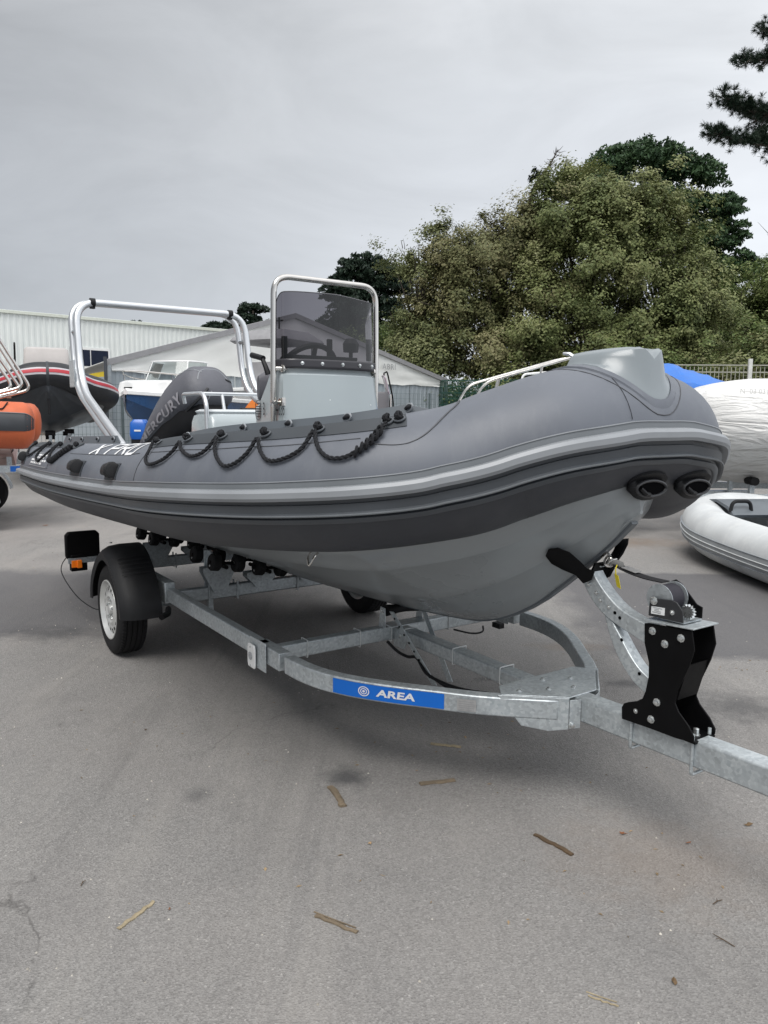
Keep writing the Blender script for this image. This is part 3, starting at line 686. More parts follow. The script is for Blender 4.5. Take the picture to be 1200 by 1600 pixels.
# smoked screen
def scr_path(inset=0.0):
    half = [(1.12, .306), (1.19, .300), (1.235, .278), (1.262, .235), (1.280, .16), (1.290, .08), (1.293, 0)]
    pts = [(u, v, 0) for u, v in half] + [(u, -v, 0) for u, v in half[-2::-1]]
    return spline(pts, 4)
def acrylic():
    m = bpy.data.materials.new('smoked_acrylic'); m.use_nodes = True; t = m.node_tree; t.nodes.clear()
    o = t.nodes.new('ShaderNodeOutputMaterial'); tr = t.nodes.new('ShaderNodeBsdfTransparent'); gl = t.nodes.new('ShaderNodeBsdfGlossy'); mx = t.nodes.new('ShaderNodeMixShader'); fr = t.nodes.new('ShaderNodeFresnel')
    nz = t.nodes.new('ShaderNodeTexNoise'); nz.inputs['Scale'].default_value = 3; tc = t.nodes.new('ShaderNodeTexCoord'); mp = t.nodes.new('ShaderNodeMapping'); mp.inputs['Scale'].default_value = (1, 6, .4)
    t.links.new(tc.outputs['Object'], mp.inputs[0]); t.links.new(mp.outputs[0], nz.inputs['Vector'])
    b = t.nodes.new('ShaderNodeBump'); b.inputs['Strength'].default_value = .12; b.inputs['Distance'].default_value = .01; t.links.new(nz.outputs[0], b.inputs['Height']); t.links.new(b.outputs[0], gl.inputs['Normal'])
    tr.inputs[0].default_value = (.215, .205, .23, 1); gl.inputs['Roughness'].default_value = .03; gl.inputs[0].default_value = (.9, .9, .9, 1); fr.inputs[0].default_value = 1.55
    t.links.new(fr.outputs[0], mx.inputs[0]); t.links.new(tr.outputs[0], mx.inputs[1]); t.links.new(gl.outputs[0], mx.inputs[2]); t.links.new(mx.outputs[0], o.inputs[0]); return m
ACR = acrylic()
sp_ = scr_path(); m_ = len(sp_); rings = []; NW = 10
tot = np.cumsum([0] + [math.dist(sp_[i], sp_[i - 1]) for i in range(1, m_)]); Lt = tot[-1]
for k in range(NW + 1):
    row = []
    for i, (u, v, _) in enumerate(sp_):
        d_ = min(tot[i], Lt - tot[i]); top = 2.20 - .10 * max(0, 1 - d_ / .10) ** 2.2 - .025 * (v < 0) * abs(v) / .3
        w = 1.80 + (top - 1.80) * k / NW; row.append((u - .05 * (w - 1.8), v * (1 - .03 * (w - 1.8)), w))
    rings.append(row)
scr = B(MB().ring(rings, closed=False, cap=False), 'windscreen', ACR, con, ang=80)
bl = MB(); bl.ring([[(u * 1.004 , v * 1.01, w) for u, v, w in [(a, b, c) for a, b, _ in sp_ for c in (0,)]] for _ in (0,)] if False else [[(u + .002, v * 1.008, w) for u, v, _ in sp_] for w in (1.785, 1.80, 1.828, 1.838)], closed=False, cap=False)
B(bl, 'screen_foot', mat('screen_gasket', (.035, .034, .04), rough=.35, var=.1), con, solid=.006)
edge = [rings[-1][i] for i in range(m_)]; B(MB().tube(edge, .0028, 6), 'screen_edge', mat('acrylic_edge', (.10, .10, .11), rough=.2, var=.05), con)
for v in (.215, .10, -.03, -.15, -.25):
    k = min(range(m_), key=lambda i: abs(sp_[i][1] - v)); u = sp_[k][0]; nx = Vector((1, v * 1.2, 0)).normalized()
    B(MB().bolt((u + .005, v, 1.815), nx, .007, .007), 'screw', ZINC, con)
# wheel, throttle
wc = Vector((.90, -.02, 1.79)); ax = Vector((.75, 0, -.55)).normalized(); x = Vector((0, 1, 0)); y = ax.cross(x).normalized()
if y.z < 0: y = -y
whl = B(MB().tube([wc + .185 * (cos(a) * x + sin(a) * y) for a in np.linspace(0, 2 * pi, 40, endpoint=False)], .017, 8, loop=True), 'steering_wheel', BLACKP, con)
sp2 = MB()
for a in (radians(90), radians(215), radians(325)):
    sp2.tube([wc + ax * .03 + .03 * (cos(a) * x + sin(a) * y), wc + .18 * (cos(a) * x + sin(a) * y)], [.022, .014], 6)
sp2.lathe(wc + ax * .02, ax, [(-.02, .045), (.03, .05), (.14, .03)], 16, cap=True)
B(sp2, 'spoke', BLACKP, whl)
for v in (-.10, .20):
    B(MB().box((1.03, v, 1.915), (.022, .032, .13)), 'gauge', BLACKP, con, bevel=.005)
B(MB().lathe((1.03, -.25, 1.93), (0, 0, 1), [(-.07, .012), (-.02, .012), (-.02, .045), (.03, .05), (.06, .03)], 14, cap=True), 'compass', BLACKP, con)
B(MB().tube([(1.02, .30, 1.76), (1.01, .31, 1.80), (.98, .315, 1.845)], [.018, .015, .013], 8).tube([(.86, .325, 1.875), (.99, .315, 1.85)], [.017, .016], 10), 'throttle_lever', BLACKP, con)
# console hoop rail
R_ = .0165
loop_ = fillet([(1.15, .335, 1.05), (1.17, .342, 1.75), (1.17, .335, 2.285), (1.17, -.335, 2.285), (1.17, -.342, 1.75), (1.15, -.335, 1.05)], [.3, .10, .10, .3], 8)
rail = B(MB().tube(loop_, R_, 12), 'console_rail', STEEL, con)
for s_ in (1, -1):
    B(MB().tube([(1.20, s_ * .27, 1.785), (1.165, s_ * .342, 1.785)], .013, 10).lathe((1.20, s_ * .298, 1.785), (0, s_ * 1, 0), [(-.004, .022), (.006, .022)], 12, cap=True), 'rail_bracket', STEEL, con)
# tap fitting, screws, small marks
tp = MB().tube([(1.185, .31, 1.60), (1.185, .345, 1.60)], .010, 8).tube([(1.155, .345, 1.605), (1.205, .345, 1.598)], .012, 8).tube([(1.17, .345, 1.60), (1.167, .352, 1.575)], .010, 8).lathe((1.19, .308, 1.60), (0, 1, 0), [(0, .024), (.006, .024)], 12, cap=True)
tp.box((1.23, .312, 1.602), (.02, .022, .045)); B(tp, 'switch_fitting', STEEL, con, bevel=.002)
for (u, v, w) in ((1.26, .24, 1.475), (1.305, .06, 1.615), (1.285, -.225, 1.59)):
    B(MB().bolt((u, v, w), (1, v, 0), .005, .004), 'screw', ZINC, con)
# lettering: registration on the near side, coil emblem
q = text_mb('G84336', .092, 1.0, bold=-.0006); q.xf(lambda p: (1.185 + p[0] * .54, .3195 + .003, 1.560 + p[1] * 1.15)); B(q, 'registration_lettering', BLACKL, con, smooth=False)
q = text_mb('B', .092, bold=-.0004); q.xf(lambda p: (1.005 + p[0] * .62, .3195 + .003, 1.560 + p[1] * 1.15)); B(q, 'registration_lettering', BLACKL, con, smooth=False)
em = MB()
for k in range(6):
    w = 1.520 + k * .0145; hw = .028 * sqrt(max(.1, 1 - ((k - 2.5) / 3.4) ** 2)); em.box((.925, .3205, w), (hw * 2, .003, .006))
em2 = [(.925 + .036 * sgn * (abs(cos(a)) ** .6), .3205, 1.557 + .055 * (1 if sin(a) > 0 else -1) * abs(sin(a)) ** .6) for a in np.linspace(0, 2 * pi, 28, endpoint=False) for sgn in ((1 if cos(a) >= 0 else -1),)]
em.tube(em2, .002, 4, loop=True); B(em, 'emblem', BLACKL, con, smooth=False)

# ------------------------------------------------------------ seat box with rails
def rrect(u0, u1, hw, w, r=.04):
    p = []
    for cu, cv, a0 in ((u1 - r, hw - r, 0), (u0 + r, hw - r, 90), (u0 + r, -hw + r, 180), (u1 - r, -hw + r, 270)):
        for k in range(5):
            a = radians(a0 + 22.5 * k); p.append((cu + r * cos(a), cv + r * sin(a), w))
    return p
seat = B(MB().ring([rrect(-.16, .30, .34, .98), rrect(-.16, .28, .34, 1.28), rrect(-.15, .23, .335, 1.47), rrect(-.13, .20, .325, 1.515), rrect(-.10, .16, .30, 1.53)]), 'seat_box', GEL_L)
B(MB().ring([rrect(-.15, .12, .30, 1.53, .05), rrect(-.16, .13, .31, 1.545, .05), rrect(-.14, .11, .28, 1.56, .05)]), 'seat_pad', mat('pale_vinyl', (.52, .55, .57), rough=.5, var=.04), seat)
for s_ in (1, -1):
    B(MB().tube(fillet([(-.34, s_ * .30, 1.60), (-.33, s_ * .315, 1.665), (.09, s_ * .33, 1.665), (.16, s_ * .335, 1.60), (.19, s_ * .34, 1.15)], [.03, .10, .06], 6), .0145, 10), 'grab_rail', ALU, seat)
B(MB().tube([(.03, .325, 1.665), (.03, -.325, 1.665)], .0125, 10), 'grab_rail', ALU, seat)
for v in (.17, -.17): B(MB().tube([(.03, v, 1.665), (.07, v, 1.545)], .012, 10), 'rail_post', ALU, seat)
# bolster behind the wheel
B(MB().ring([[(.80 + .04 * cos(a), v, 1.69 + .10 * sin(a)) for a in np.linspace(0, 2 * pi, 16, endpoint=False)] if abs(v) < .22 else [(.80 + .02 * cos(a), v, 1.69 + .07 * sin(a)) for a in np.linspace(0, 2 * pi, 16, endpoint=False)] for v in (-.26, -.21, 0, .21, .26)]), 'bolster_seat', CUSHION, ang=60)
B(MB().box((.72, 0, 1.28), (.16, .42, .62)), 'bolster_box', GEL_L, bevel=.02)

# ------------------------------------------------------------ folded roll bar
ra = .029
def arch(du, dw, sc=1.0):
    q = [(-.06 + du, .83, 1.24), (-.12 + du, .81, 1.31), (-1.46 + du, .745, 1.72), (-1.60 + du, .735, 2.42 + dw), (-1.60 + du, -.735, 2.42 + dw), (-1.46 + du, -.745, 1.72), (-.12 + du, -.81, 1.31), (-.06 + du, -.83, 1.24)]
    return fillet(q, [.05, .30, .19, .19, .30, .05], 8)
ar = B(MB().tube(arch(0, 0), ra, 14), 'roll_bar', ALU)
B(MB().tube(arch(-.17, .015), ra * .92, 14), 'roll_bar', ALU)
for s_ in (1, -1):
    for u, w, l in ((-1.62, 2.18, .0),):
        B(MB().tube([(u + .06, s_ * .737, w), (u - .09, s_ * .737, w)], .017, 8), 'spacer', GALV_D, ar)
    B(MB().box((-1.62, s_ * .775, 1.84), (.17, .012, .22)), 'hinge_plate', GALV, ar, bevel=.006)
    B(MB().lathe((-1.60, s_ * .60, 2.42), (0, 1, 0), [(-.02, ra + .006), (.02, ra + .006), (.02, ra + .001)], 16), 'clamp', BLACKP, ar)
    B(MB().box((-1.605, s_ * .60, 2.385), (.035, .04, .03)), 'clamp', BLACKP, ar, bevel=.004)
    B(MB().tube([(-.06, s_ * .83, 1.285), (-.06, s_ * .83, 1.262)], .05, 14), 'foot', BLACKP, ar)
    B(MB().tube([(-.23, s_ * .83, 1.285), (-.23, s_ * .83, 1.262)], .048, 14), 'foot', BLACKP, ar)

# ------------------------------------------------------------ tilted outboard under its cover
A0 = Vector((-1.93, .03, 1.20)); A1 = Vector((-.92, -.16, 1.81)); axm = (A1 - A0).normalized()
sv = Vector((0, 0, 1)).cross(axm).normalized(); dn = axm.cross(sv).normalized()      # dn: upwards normal
if dn.z < 0: dn = -dn
def cowl_ring(t, hv, up, lo, sk=0.0, n=28, e_=3.4):
    c = A0.lerp(A1, t) + sv * sk; p = []
    for k in range(n):
        a = 2 * pi * k / n; ca, sa = cos(a), sin(a); ex = 2 / e_
        x = hv * (1 if ca >= 0 else -1) * abs(ca) ** ex; y = (up if sa >= 0 else lo) * (1 if sa >= 0 else -1) * abs(sa) ** ex
        p.append(c + sv * x * (1 - .28 * max(0, y / up)) + dn * y)
    return p
CW = [cowl_ring(*a) for a in ((-.06, .05, .02, .03), (-.03, .14, .06, .05), (.08, .175, .10, .07), (.25, .215, .155, .10), (.45, .235, .20, .13), (.62, .243, .225, .16), (.78, .238, .225, .18), (.90, .22, .19, .18), (.965, .185, .14, .16), (.995, .11, .07, .10))]
ob = B(MB().ring(CW), 'outboard_cover', COVER, ang=70)
def onring(k, q):
    i = int(k); f = k - i; a = Vector(CW[i][q % 28]); b = Vector(CW[min(i + 1, 9)][q % 28]); return a.lerp(b, f)
for q in (3, 22):
    B(MB().tube([onring(k, q) for k in np.linspace(.6, 8.8, 20)], .0045, 6), 'piping', STRAKE_L, ob)
B(MB().tube([onring(8.6, q) for q in range(0, 15)], .0045, 6), 'piping', STRAKE_L, ob)
B(MB().tube([onring(k, 14) + Vector((0, 0, -.004)) for k in np.linspace(.4, 9, 22)] , .010, 6), 'cover_hem', COVER_D, ob)
B(MB().tube([onring(k, 24) + Vector((0, 0, -.004)) for k in np.linspace(.4, 9, 22)] , .012, 6), 'cover_hem', COVER_D, ob)
tx = text_mb('MERCURY', .13, 1.15, bold=.004)
xs = [p[0] for p in tx.v]; x0, x1 = min(xs), max(xs); ys = [p[1] for p in tx.v]; y0, y1 = min(ys), max(ys)
def ft(p):
    fx = (p[0] - x0) / (x1 - x0); fy = (p[1] - y0) / (y1 - y0); k = 2.6 + 3.9 * fx; qf = 26.1 + 1.7 * fy; i = int(qf)
    a = onring(k, i).lerp(onring(k, i + 1), qf - i); tk = (-.06, -.03, .08, .25, .45, .62, .78, .90, .965, .995); c = A0.lerp(A1, float(np.interp(k, range(10), tk))) - dn * .05; return tuple(a + (a - c).normalized() * .014)
SIDE_Q = None
B(tx.xf(ft), 'lettering', mat('faded_lettering', (.28, .275, .30), rough=.6, var=.1), ob, smooth=False)
# engine body and leg below, black
B(MB().ring([cowl_ring(t, hv * .88, .05, lo * 1.28) for t, hv, u_, lo in ((.0, .1, 0, .10), (.2, .22, 0, .20), (.5, .25, 0, .26), (.75, .24, 0, .30), (.9, .16, 0, .22))]), 'engine_body', BLACKP, ob)
lgd = Vector((-.50, 0, -.87)); lg = MB().tube([A0 + axm * .25 - dn * .1, A0 + lgd * .12, A0 + lgd * .70], [.12, .10, .045], 12)
B(lg, 'leg', BLACKP, ob)
B(MB().lathe(A0 + lgd * .74, Vector((-.87, 0, .50)), [(-.16, .02), (-.10, .045), (.10, .05), (.20, .02)], 12, cap=True), 'gear_case', BLACKP, ob)
pr = MB(); pc = A0 + lgd * .74 + Vector((-.87, 0, .50)) * .2
for k in range(3):
    a = 2 * pi * k / 3; d = Vector((-.87, 0, .50)); x = d.orthogonal().normalized(); y = d.cross(x); r1 = cos(a) * x + sin(a) * y; r2 = -sin(a) * x + cos(a) * y
    pr.extrude([pc + r1 * .03, pc + r1 * .08 + r2 * .05, pc + r1 * .15 + r2 * .03, pc + r1 * .14 - r2 * .03 + d * .03, pc + r1 * .06 - r2 * .03 + d * .03], d * .006)
B(pr, 'propeller', BLACKM, ob)
B(MB().box((-1.72, 0, 1.14), (.22, .30, .34)).box((-1.45, 0, 1.10), (.30, .12, .20)), 'mounting_bracket', BLACKP, ob, bevel=.02)
# little bits on deck: fuel tank, oval badge
B(MB().ring([rrect(-1.35, -.75, .30, w, .08) for w in (.985, 1.20, 1.25)]), 'battery_box', BLACKP, bevel=.01)
B(MB().lathe((-.98, .31, 1.27), (.45, .8, .3), [(0, .06), (.01, .06)], 20, cap=True), 'badge', FLAP_M)
# ============================================================ trailer
TR = thing('boat_trailer', 'galvanised trailer with blue sticker and black winch post under the dark grey boat', 'trailer', (*BOAT_O, 0), BOAT_RZ)
def Q(mb, name, m=None, parent=None, **k): return mb.build(name, m or GALV, parent or TR, True, 0, **k)
BH = .078; TW = .46; CW_ = TW - BH / 2; BW = .055
def aframe(s_, off=0.0):
    p = [(2.02, .728, CW_), (2.20, .722, CW_), (2.34, .695, CW_), (2.48, .635, CW_), (2.62, .545, CW_), (2.76, .435, CW_), (2.90, .325, CW_), (3.02, .20, CW_), (3.11, .10, CW_)]
    out = spline(p, 3); return [(u, s_ * v, w) for u, v, w in out]
for s_ in (1, -1):
    Q(MB().sweep([(.42, s_ * .73, CW_ + .001), (1.86, s_ * .73, CW_ + .001)], BW - .004, BH + .004), 'side_beam', bevel=.006)
    Q(MB().sweep(aframe(s_)[1:], BW, BH), 'drawbar_arm', bevel=.006)
    Q(MB().sweep([(1.80, s_ * .728, CW_), (2.04, s_ * .728, CW_)], BW + .006, BH + .006), 'sleeve', bevel=.004)
    Q(MB().sweep([(-.75, s_ * .73, CW_ + .01), (.50, s_ * .73, CW_ + .01)], BW + .012, BH + .055), 'chassis_rail', bevel=.006)
Q(MB().sweep([(1.90, -.70, CW_), (1.90, .70, CW_)], BW, BH - .006), 'cross_member', bevel=.006)
Q(MB().sweep([(.58, -.70, CW_), (.58, .70, CW_)], BW, BH), 'cross_member', GALV_D, bevel=.006)
Q(MB().sweep([(-.56, -.70, CW_), (-.56, .70, CW_)], BW, BH), 'cross_member', GALV_D, bevel=.006)
Q(MB().sweep([(1.86, 0, CW_ - .0), (3.00, 0, CW_ - .004)], .075, BH - .012), 'centre_beam', bevel=.007)
Q(MB().sweep([(2.92, 0, TW - .046), (4.75, 0, TW - .004)], .082, .096), 'drawbar', bevel=.008)
Q(MB().tube([(.15, -.80, .30), (.15, .80, .30)], .038, 12), 'axle', GALV_D)
# coupling and jockey wheel, just out of the picture
cp = Q(MB().sweep([(4.70, 0, .50), (4.95, 0, .52)], .07, .06).lathe((4.98, 0, .47), (0, 0, 1), [(0, .045), (.06, .05), (.09, .03)], 14, cap=True), 'coupling', BLACKM, bevel=.004)
Q(MB().tube([(4.45, -.09, .10), (4.45, -.09, .75)], .024, 12), 'jockey_post', GALV)
Q(MB().lathe((4.45, -.09, .10), (0, 1, 0), [(-.03, .04), (-.03, .09), (-.015, .10), (.015, .10), (.03, .09), (.03, .04)], 20, cap=True), 'jockey_wheel', RUBBER)
# junction plates
zt = TW + .004
gp = Q(MB().extrude([(2.975, .272, zt), (3.145, .075, zt), (3.145, -.075, zt), (2.975, -.272, zt), (2.90, -.215, zt), (2.90, .215, zt)], (0, 0, .006)), 'gusset_plate', GALV, bevel=.002)
for s_ in (1, -1):
    Q(MB().extrude([(2.97, s_ * .287, zt + .006), (3.150, s_ * .082, zt + .006), (3.150, s_ * .082, .345), (3.10, s_ * .14, .335), (3.03, s_ * .215, .35)], (.004, s_ * .004, 0)), 'gusset_plate', GALV, bevel=.002)
    Q(MB().extrude([(3.154, s_ * .084, zt), (3.172, s_ * .044, zt), (3.172, s_ * .044, .35), (3.154, s_ * .084, .35)], (.004, 0, 0)), 'gusset_plate', GALV, bevel=.001)
for (u, v) in ((2.99, .19), (3.04, .08), (3.00, -.09), (2.95, .02), (3.08, -.02)): Q(MB().bolt((u, v, zt + .006), (0, 0, 1), .008, .007), 'bolt', ZINC, gp)
Q(MB().bolt((3.160, .074, .365), (1, .3, 0), .010, .012), 'bolt', ZINC)
Q(MB().bolt((1.99, .04, CW_), (0, 1, 0), .011, .010), 'bolt', ZINC)
Q(MB().extrude([(1.93, .040, TW - .008), (2.02, .040, TW - .008), (2.05, .040, TW - .05), (2.02, .040, TW - .105), (1.93, .040, TW - .105)], (0, .006, 0)), 'joint_plate', GALV, bevel=.002)
# stickers on the curved arm
af = aframe(1); afp = [np.array(p) for p in af]; ad = np.concatenate([[0], np.cumsum([np.linalg.norm(afp[i + 1] - afp[i]) for i in range(len(afp) - 1)])])
def on_arm(s, z, off):
    """s metres along the starboard arm, z height, off proud of its outer face"""
    k = int(np.searchsorted(ad, s, 'right') - 1); k = min(max(k, 0), len(afp) - 2); f = (s - ad[k]) / (ad[k + 1] - ad[k])
    p = afp[k] * (1 - f) + afp[k + 1] * f
    def nrm(i):
        t = afp[min(i + 1, len(afp) - 1)] - afp[max(i - 1, 0)]; n_ = np.array([-t[1], t[0], 0]); n_ /= np.linalg.norm(n_); return n_ if n_[1] > 0 or True else -n_
    n_ = nrm(k) * (1 - f) + nrm(k + 1) * f; n_ /= np.linalg.norm(n_)
    if n_[1] < 0: n_ = -n_
    return tuple(p + n_ * (BW / 2 + off) + np.array([0, 0, z]))
def s_of_u(u): return float(np.interp(u, [p[0] for p in afp], ad))
def arm_panel(s0, s1, z0, z1, off, m, name, parent=None):
    mb = MB(); n = 18; vs = []
    for i in range(n + 1):
        s = s0 + (s1 - s0) * i / n; vs += [on_arm(s, z0, off), on_arm(s, z1, off)]
    return Q(mb.add(vs, [(2 * i, 2 * i + 1, 2 * i + 3, 2 * i + 2) for i in range(n)]), name, m, parent)
S0, S1 = s_of_u(2.405), s_of_u(2.80)
stk = arm_panel(S0, S1, -.031, .031, .0025, BLUE, 'blue_sticker')
tx = text_mb('AREA', .066, 1.02, bold=.0022); 
mid = S0 + (S1 - S0) * .585
tx.xf(lambda p: on_arm(mid + (p[0] + .10 * p[1]) * .96, p[1] * .62, .0045)); Q(tx, 'lettering', WHITEL, stk, smooth=False)
em = MB(); ec = S0 + (S1 - S0) * .30
for r0, r1 in ((.0245, .020), (.015, .011), (.006, 0)):
    n = 22; vs = []
    for k in range(n): a = 2 * pi * k / n; vs += [on_arm(ec + r0 * cos(a), r0 * .85 * sin(a), .0045), on_arm(ec + r1 * cos(a), r1 * .85 * sin(a), .0045)]
    em.add(vs, [(2 * k, 2 * k + 1, (2 * k + 3) % (2 * n), (2 * k + 2) % (2 * n)) for k in range(n)])
Q(em, 'emblem', WHITEL, stk, smooth=False)
S2, S3 = s_of_u(2.842), s_of_u(2.898)
plt = arm_panel(S2, S3, -.026, .022, .0065, PLATE, 'type_plate')
gr = MB()
for z in (.012, .003, -.005, -.013, -.021):
    gr.add([on_arm(S2 + .006, z, .0085), on_arm(S3 - .006, z, .0085), on_arm(S3 - .006, z + .0016, .0085), on_arm(S2 + .006, z + .0016, .0085)], [(0, 1, 2, 3)])
gr.add([on_arm(S2 + .045, -.024, .0085), on_arm(S2 + .0465, -.024, .0085), on_arm(S2 + .0465, .006, .0085), on_arm(S2 + .045, .006, .0085)], [(0, 1, 2, 3)])
Q(gr, 'plate_print', GREYTXT, plt, smooth=False)
# cable ties and cable
TIE = mat('white_cable_tie', (.6, .62, .62), rough=.4, var=.05)
def tie_x(u, v, w2, h2):   # round a beam running along v
    a, b = w2 / 2 + .003, h2 / 2 + .003
    return MB().tube(fillet([(u - a, v, CW_ + b), (u + a, v, CW_ + b), (u + a, v, CW_ - b), (u - a, v, CW_ - b), (u - a, v, CW_ + b)], .006, 2), .0026, 5)
for v in (.55, .25, .06, -.32): Q(tie_x(1.90, v, BW, BH), 'cable_tie', TIE)
for u in (2.02, 2.40, 2.72):
    a, b = .0405, BH / 2; Q(MB().tube(fillet([(u, -a, CW_ + b), (u, a, CW_ + b), (u, a, CW_ - b), (u, -a, CW_ - b), (u, -a, CW_ + b)], .006, 2), .0028, 5), 'cable_tie', TIE)
Q(MB().tube(spline([(1.95, .10, .39), (2.0, .07, .345), (2.06, .05, .33), (2.15, .06, .35), (2.24, .07, .30), (2.36, .06, .285), (2.52, .06, .30), (2.66, .03, .32), (2.80, .01, .335)], 5), .008, 8), 'brake_cable', BLACKP)
Q(MB().tube(spline([(2.22, .05, .29), (2.36, .04, .262), (2.50, .05, .28), (2.64, .05, .31)], 5), .007, 8), 'brake_cable', BLACKP)
Q(MB().tube(spline([(1.90, -.38, .365), (1.96, -.46, .345), (1.98, -.52, .35), (1.94, -.56, .365)], 5), .005, 6), 'brake_cable', BLACKP)
Q(MB().box((2.02, -.60, .385), (.06, .04, .03)), 'cable_plug', BLACKP, bevel=.004)
Q(MB().tube(spline([(3.00, .08, .335), (3.03, .09, .325), (3.06, .09, .335)], 5), .006, 6), 'brake_cable', BLACKP)
# keel roller bracket at the front cross member
kr = MB()
for s_ in (1, -1):
    kr.extrude([(1.965, s_ * .095, .55), (2.00, s_ * .095, .555), (2.30, s_ * .045, .25), (2.26, s_ * .045, .24)], (0, .005 * s_, 0))
    kr.extrude([(1.90, s_ * .115, .46), (1.96, s_ * .115, .46), (1.955, s_ * .115, .565), (1.915, s_ * .115, .568)], (0, .005 * s_, 0))
kr.box((1.975, 0, .482), (.09, .24, .006))
krb = Q(kr, 'keel_roller_bracket', GALV, bevel=.0015)
Q(MB().lathe((1.935, -.10, .548), (0, 1, 0), [(0, .018), (0, .030), (.08, .022), (.12, .022), (.20, .030), (.20, .018)], 16, cap=True), 'keel_roller', RUBBER)
for s_ in (1, -1): Q(MB().bolt((1.935, s_ * .12, .548), (0, s_, 0), .009, .008), 'bolt', ZINC, krb)
hol = MB()
for s_ in (1, -1):
    for k in range(8):
        t = (k + .7) / 8.6; hol.lathe((1.985 + .295 * t, s_ * (.102 - .050 * t), .545 - .295 * t), (0, s_, 0), [(0, .006), (.0015, .006)], 8, cap=True)
Q(hol, 'adjusting_holes', BLACKHOLE, krb, smooth=False, kind='stuff')
# roller cradles
def cradle(u, v, w, yaw=0.0, tilt=0.35, n=2):
    br = MB()
    for s_ in (-1, 1):
        br.extrude([(u + s_ * .03, v - .04, TW - .03), (u + s_ * .03, v + .04, TW - .03), (u + s_ * .03, v + .105, w - .045), (u + s_ * .03, v + .105, w - .015), (u + s_ * .03, v - .105, w - .015), (u + s_ * .03, v - .105, w - .045)], (.005 * s_, 0, 0))
    b = Q(br, 'roller_cradle', GALV_D)
    Q(MB().tube([(u - .15, v, w), (u + .15, v, w)], .013, 8), 'cradle_arm', BLACKM, b)
    for du in (-.15, .15):
        Q(MB().tube([(u + du, v - .11, w + .01), (u + du, v + .11, w + .045)], .010, 8), 'cradle_arm', BLACKM, b)
        for dv in (-.075, .075):
            Q(MB().lathe((u + du, v + dv - .028, w + .012 + (dv + .07) * .16), (0, 1, .16), [(0, .012), (0, .046), (.008, .053), (.050, .053), (.058, .046), (.058, .012)], 16, cap=True), 'roller', RUBBER, b)
            Q(MB().bolt((u + du, v + dv + .030, w + .022), (0, 1, .16), .007, .005), 'bolt', ZINC, b)
for s_ in (1, -1):
    cradle(.60, s_ * .46, .605); cradle(-.54, s_ * .46, .59); cradle(.60, s_ * .17, .545); cradle(-.54, s_ * .17, .535)
for u in (.58, -.56):
    for v in (.52, .33, -.10, -.33, -.52):
        a, b = .034, BH / 2 + .004
        Q(MB().tube([(u + .034, v, TW + .02), (u + .034, v, TW - BH - .012), (u - .034, v, TW - BH - .012), (u - .034, v, TW + .02)], .006, 6), 'u_bolt', GALV_D)
Q(MB().box((.545, .49, .53), (.05, .008, .30)).box((.52, .49, .53), (.008, .05, .30)), 'upright', GALV, bevel=.002)
Q(MB().box((.545, .49, .335), (.035, .03, .09)), 'upright_foot', GALV_D)
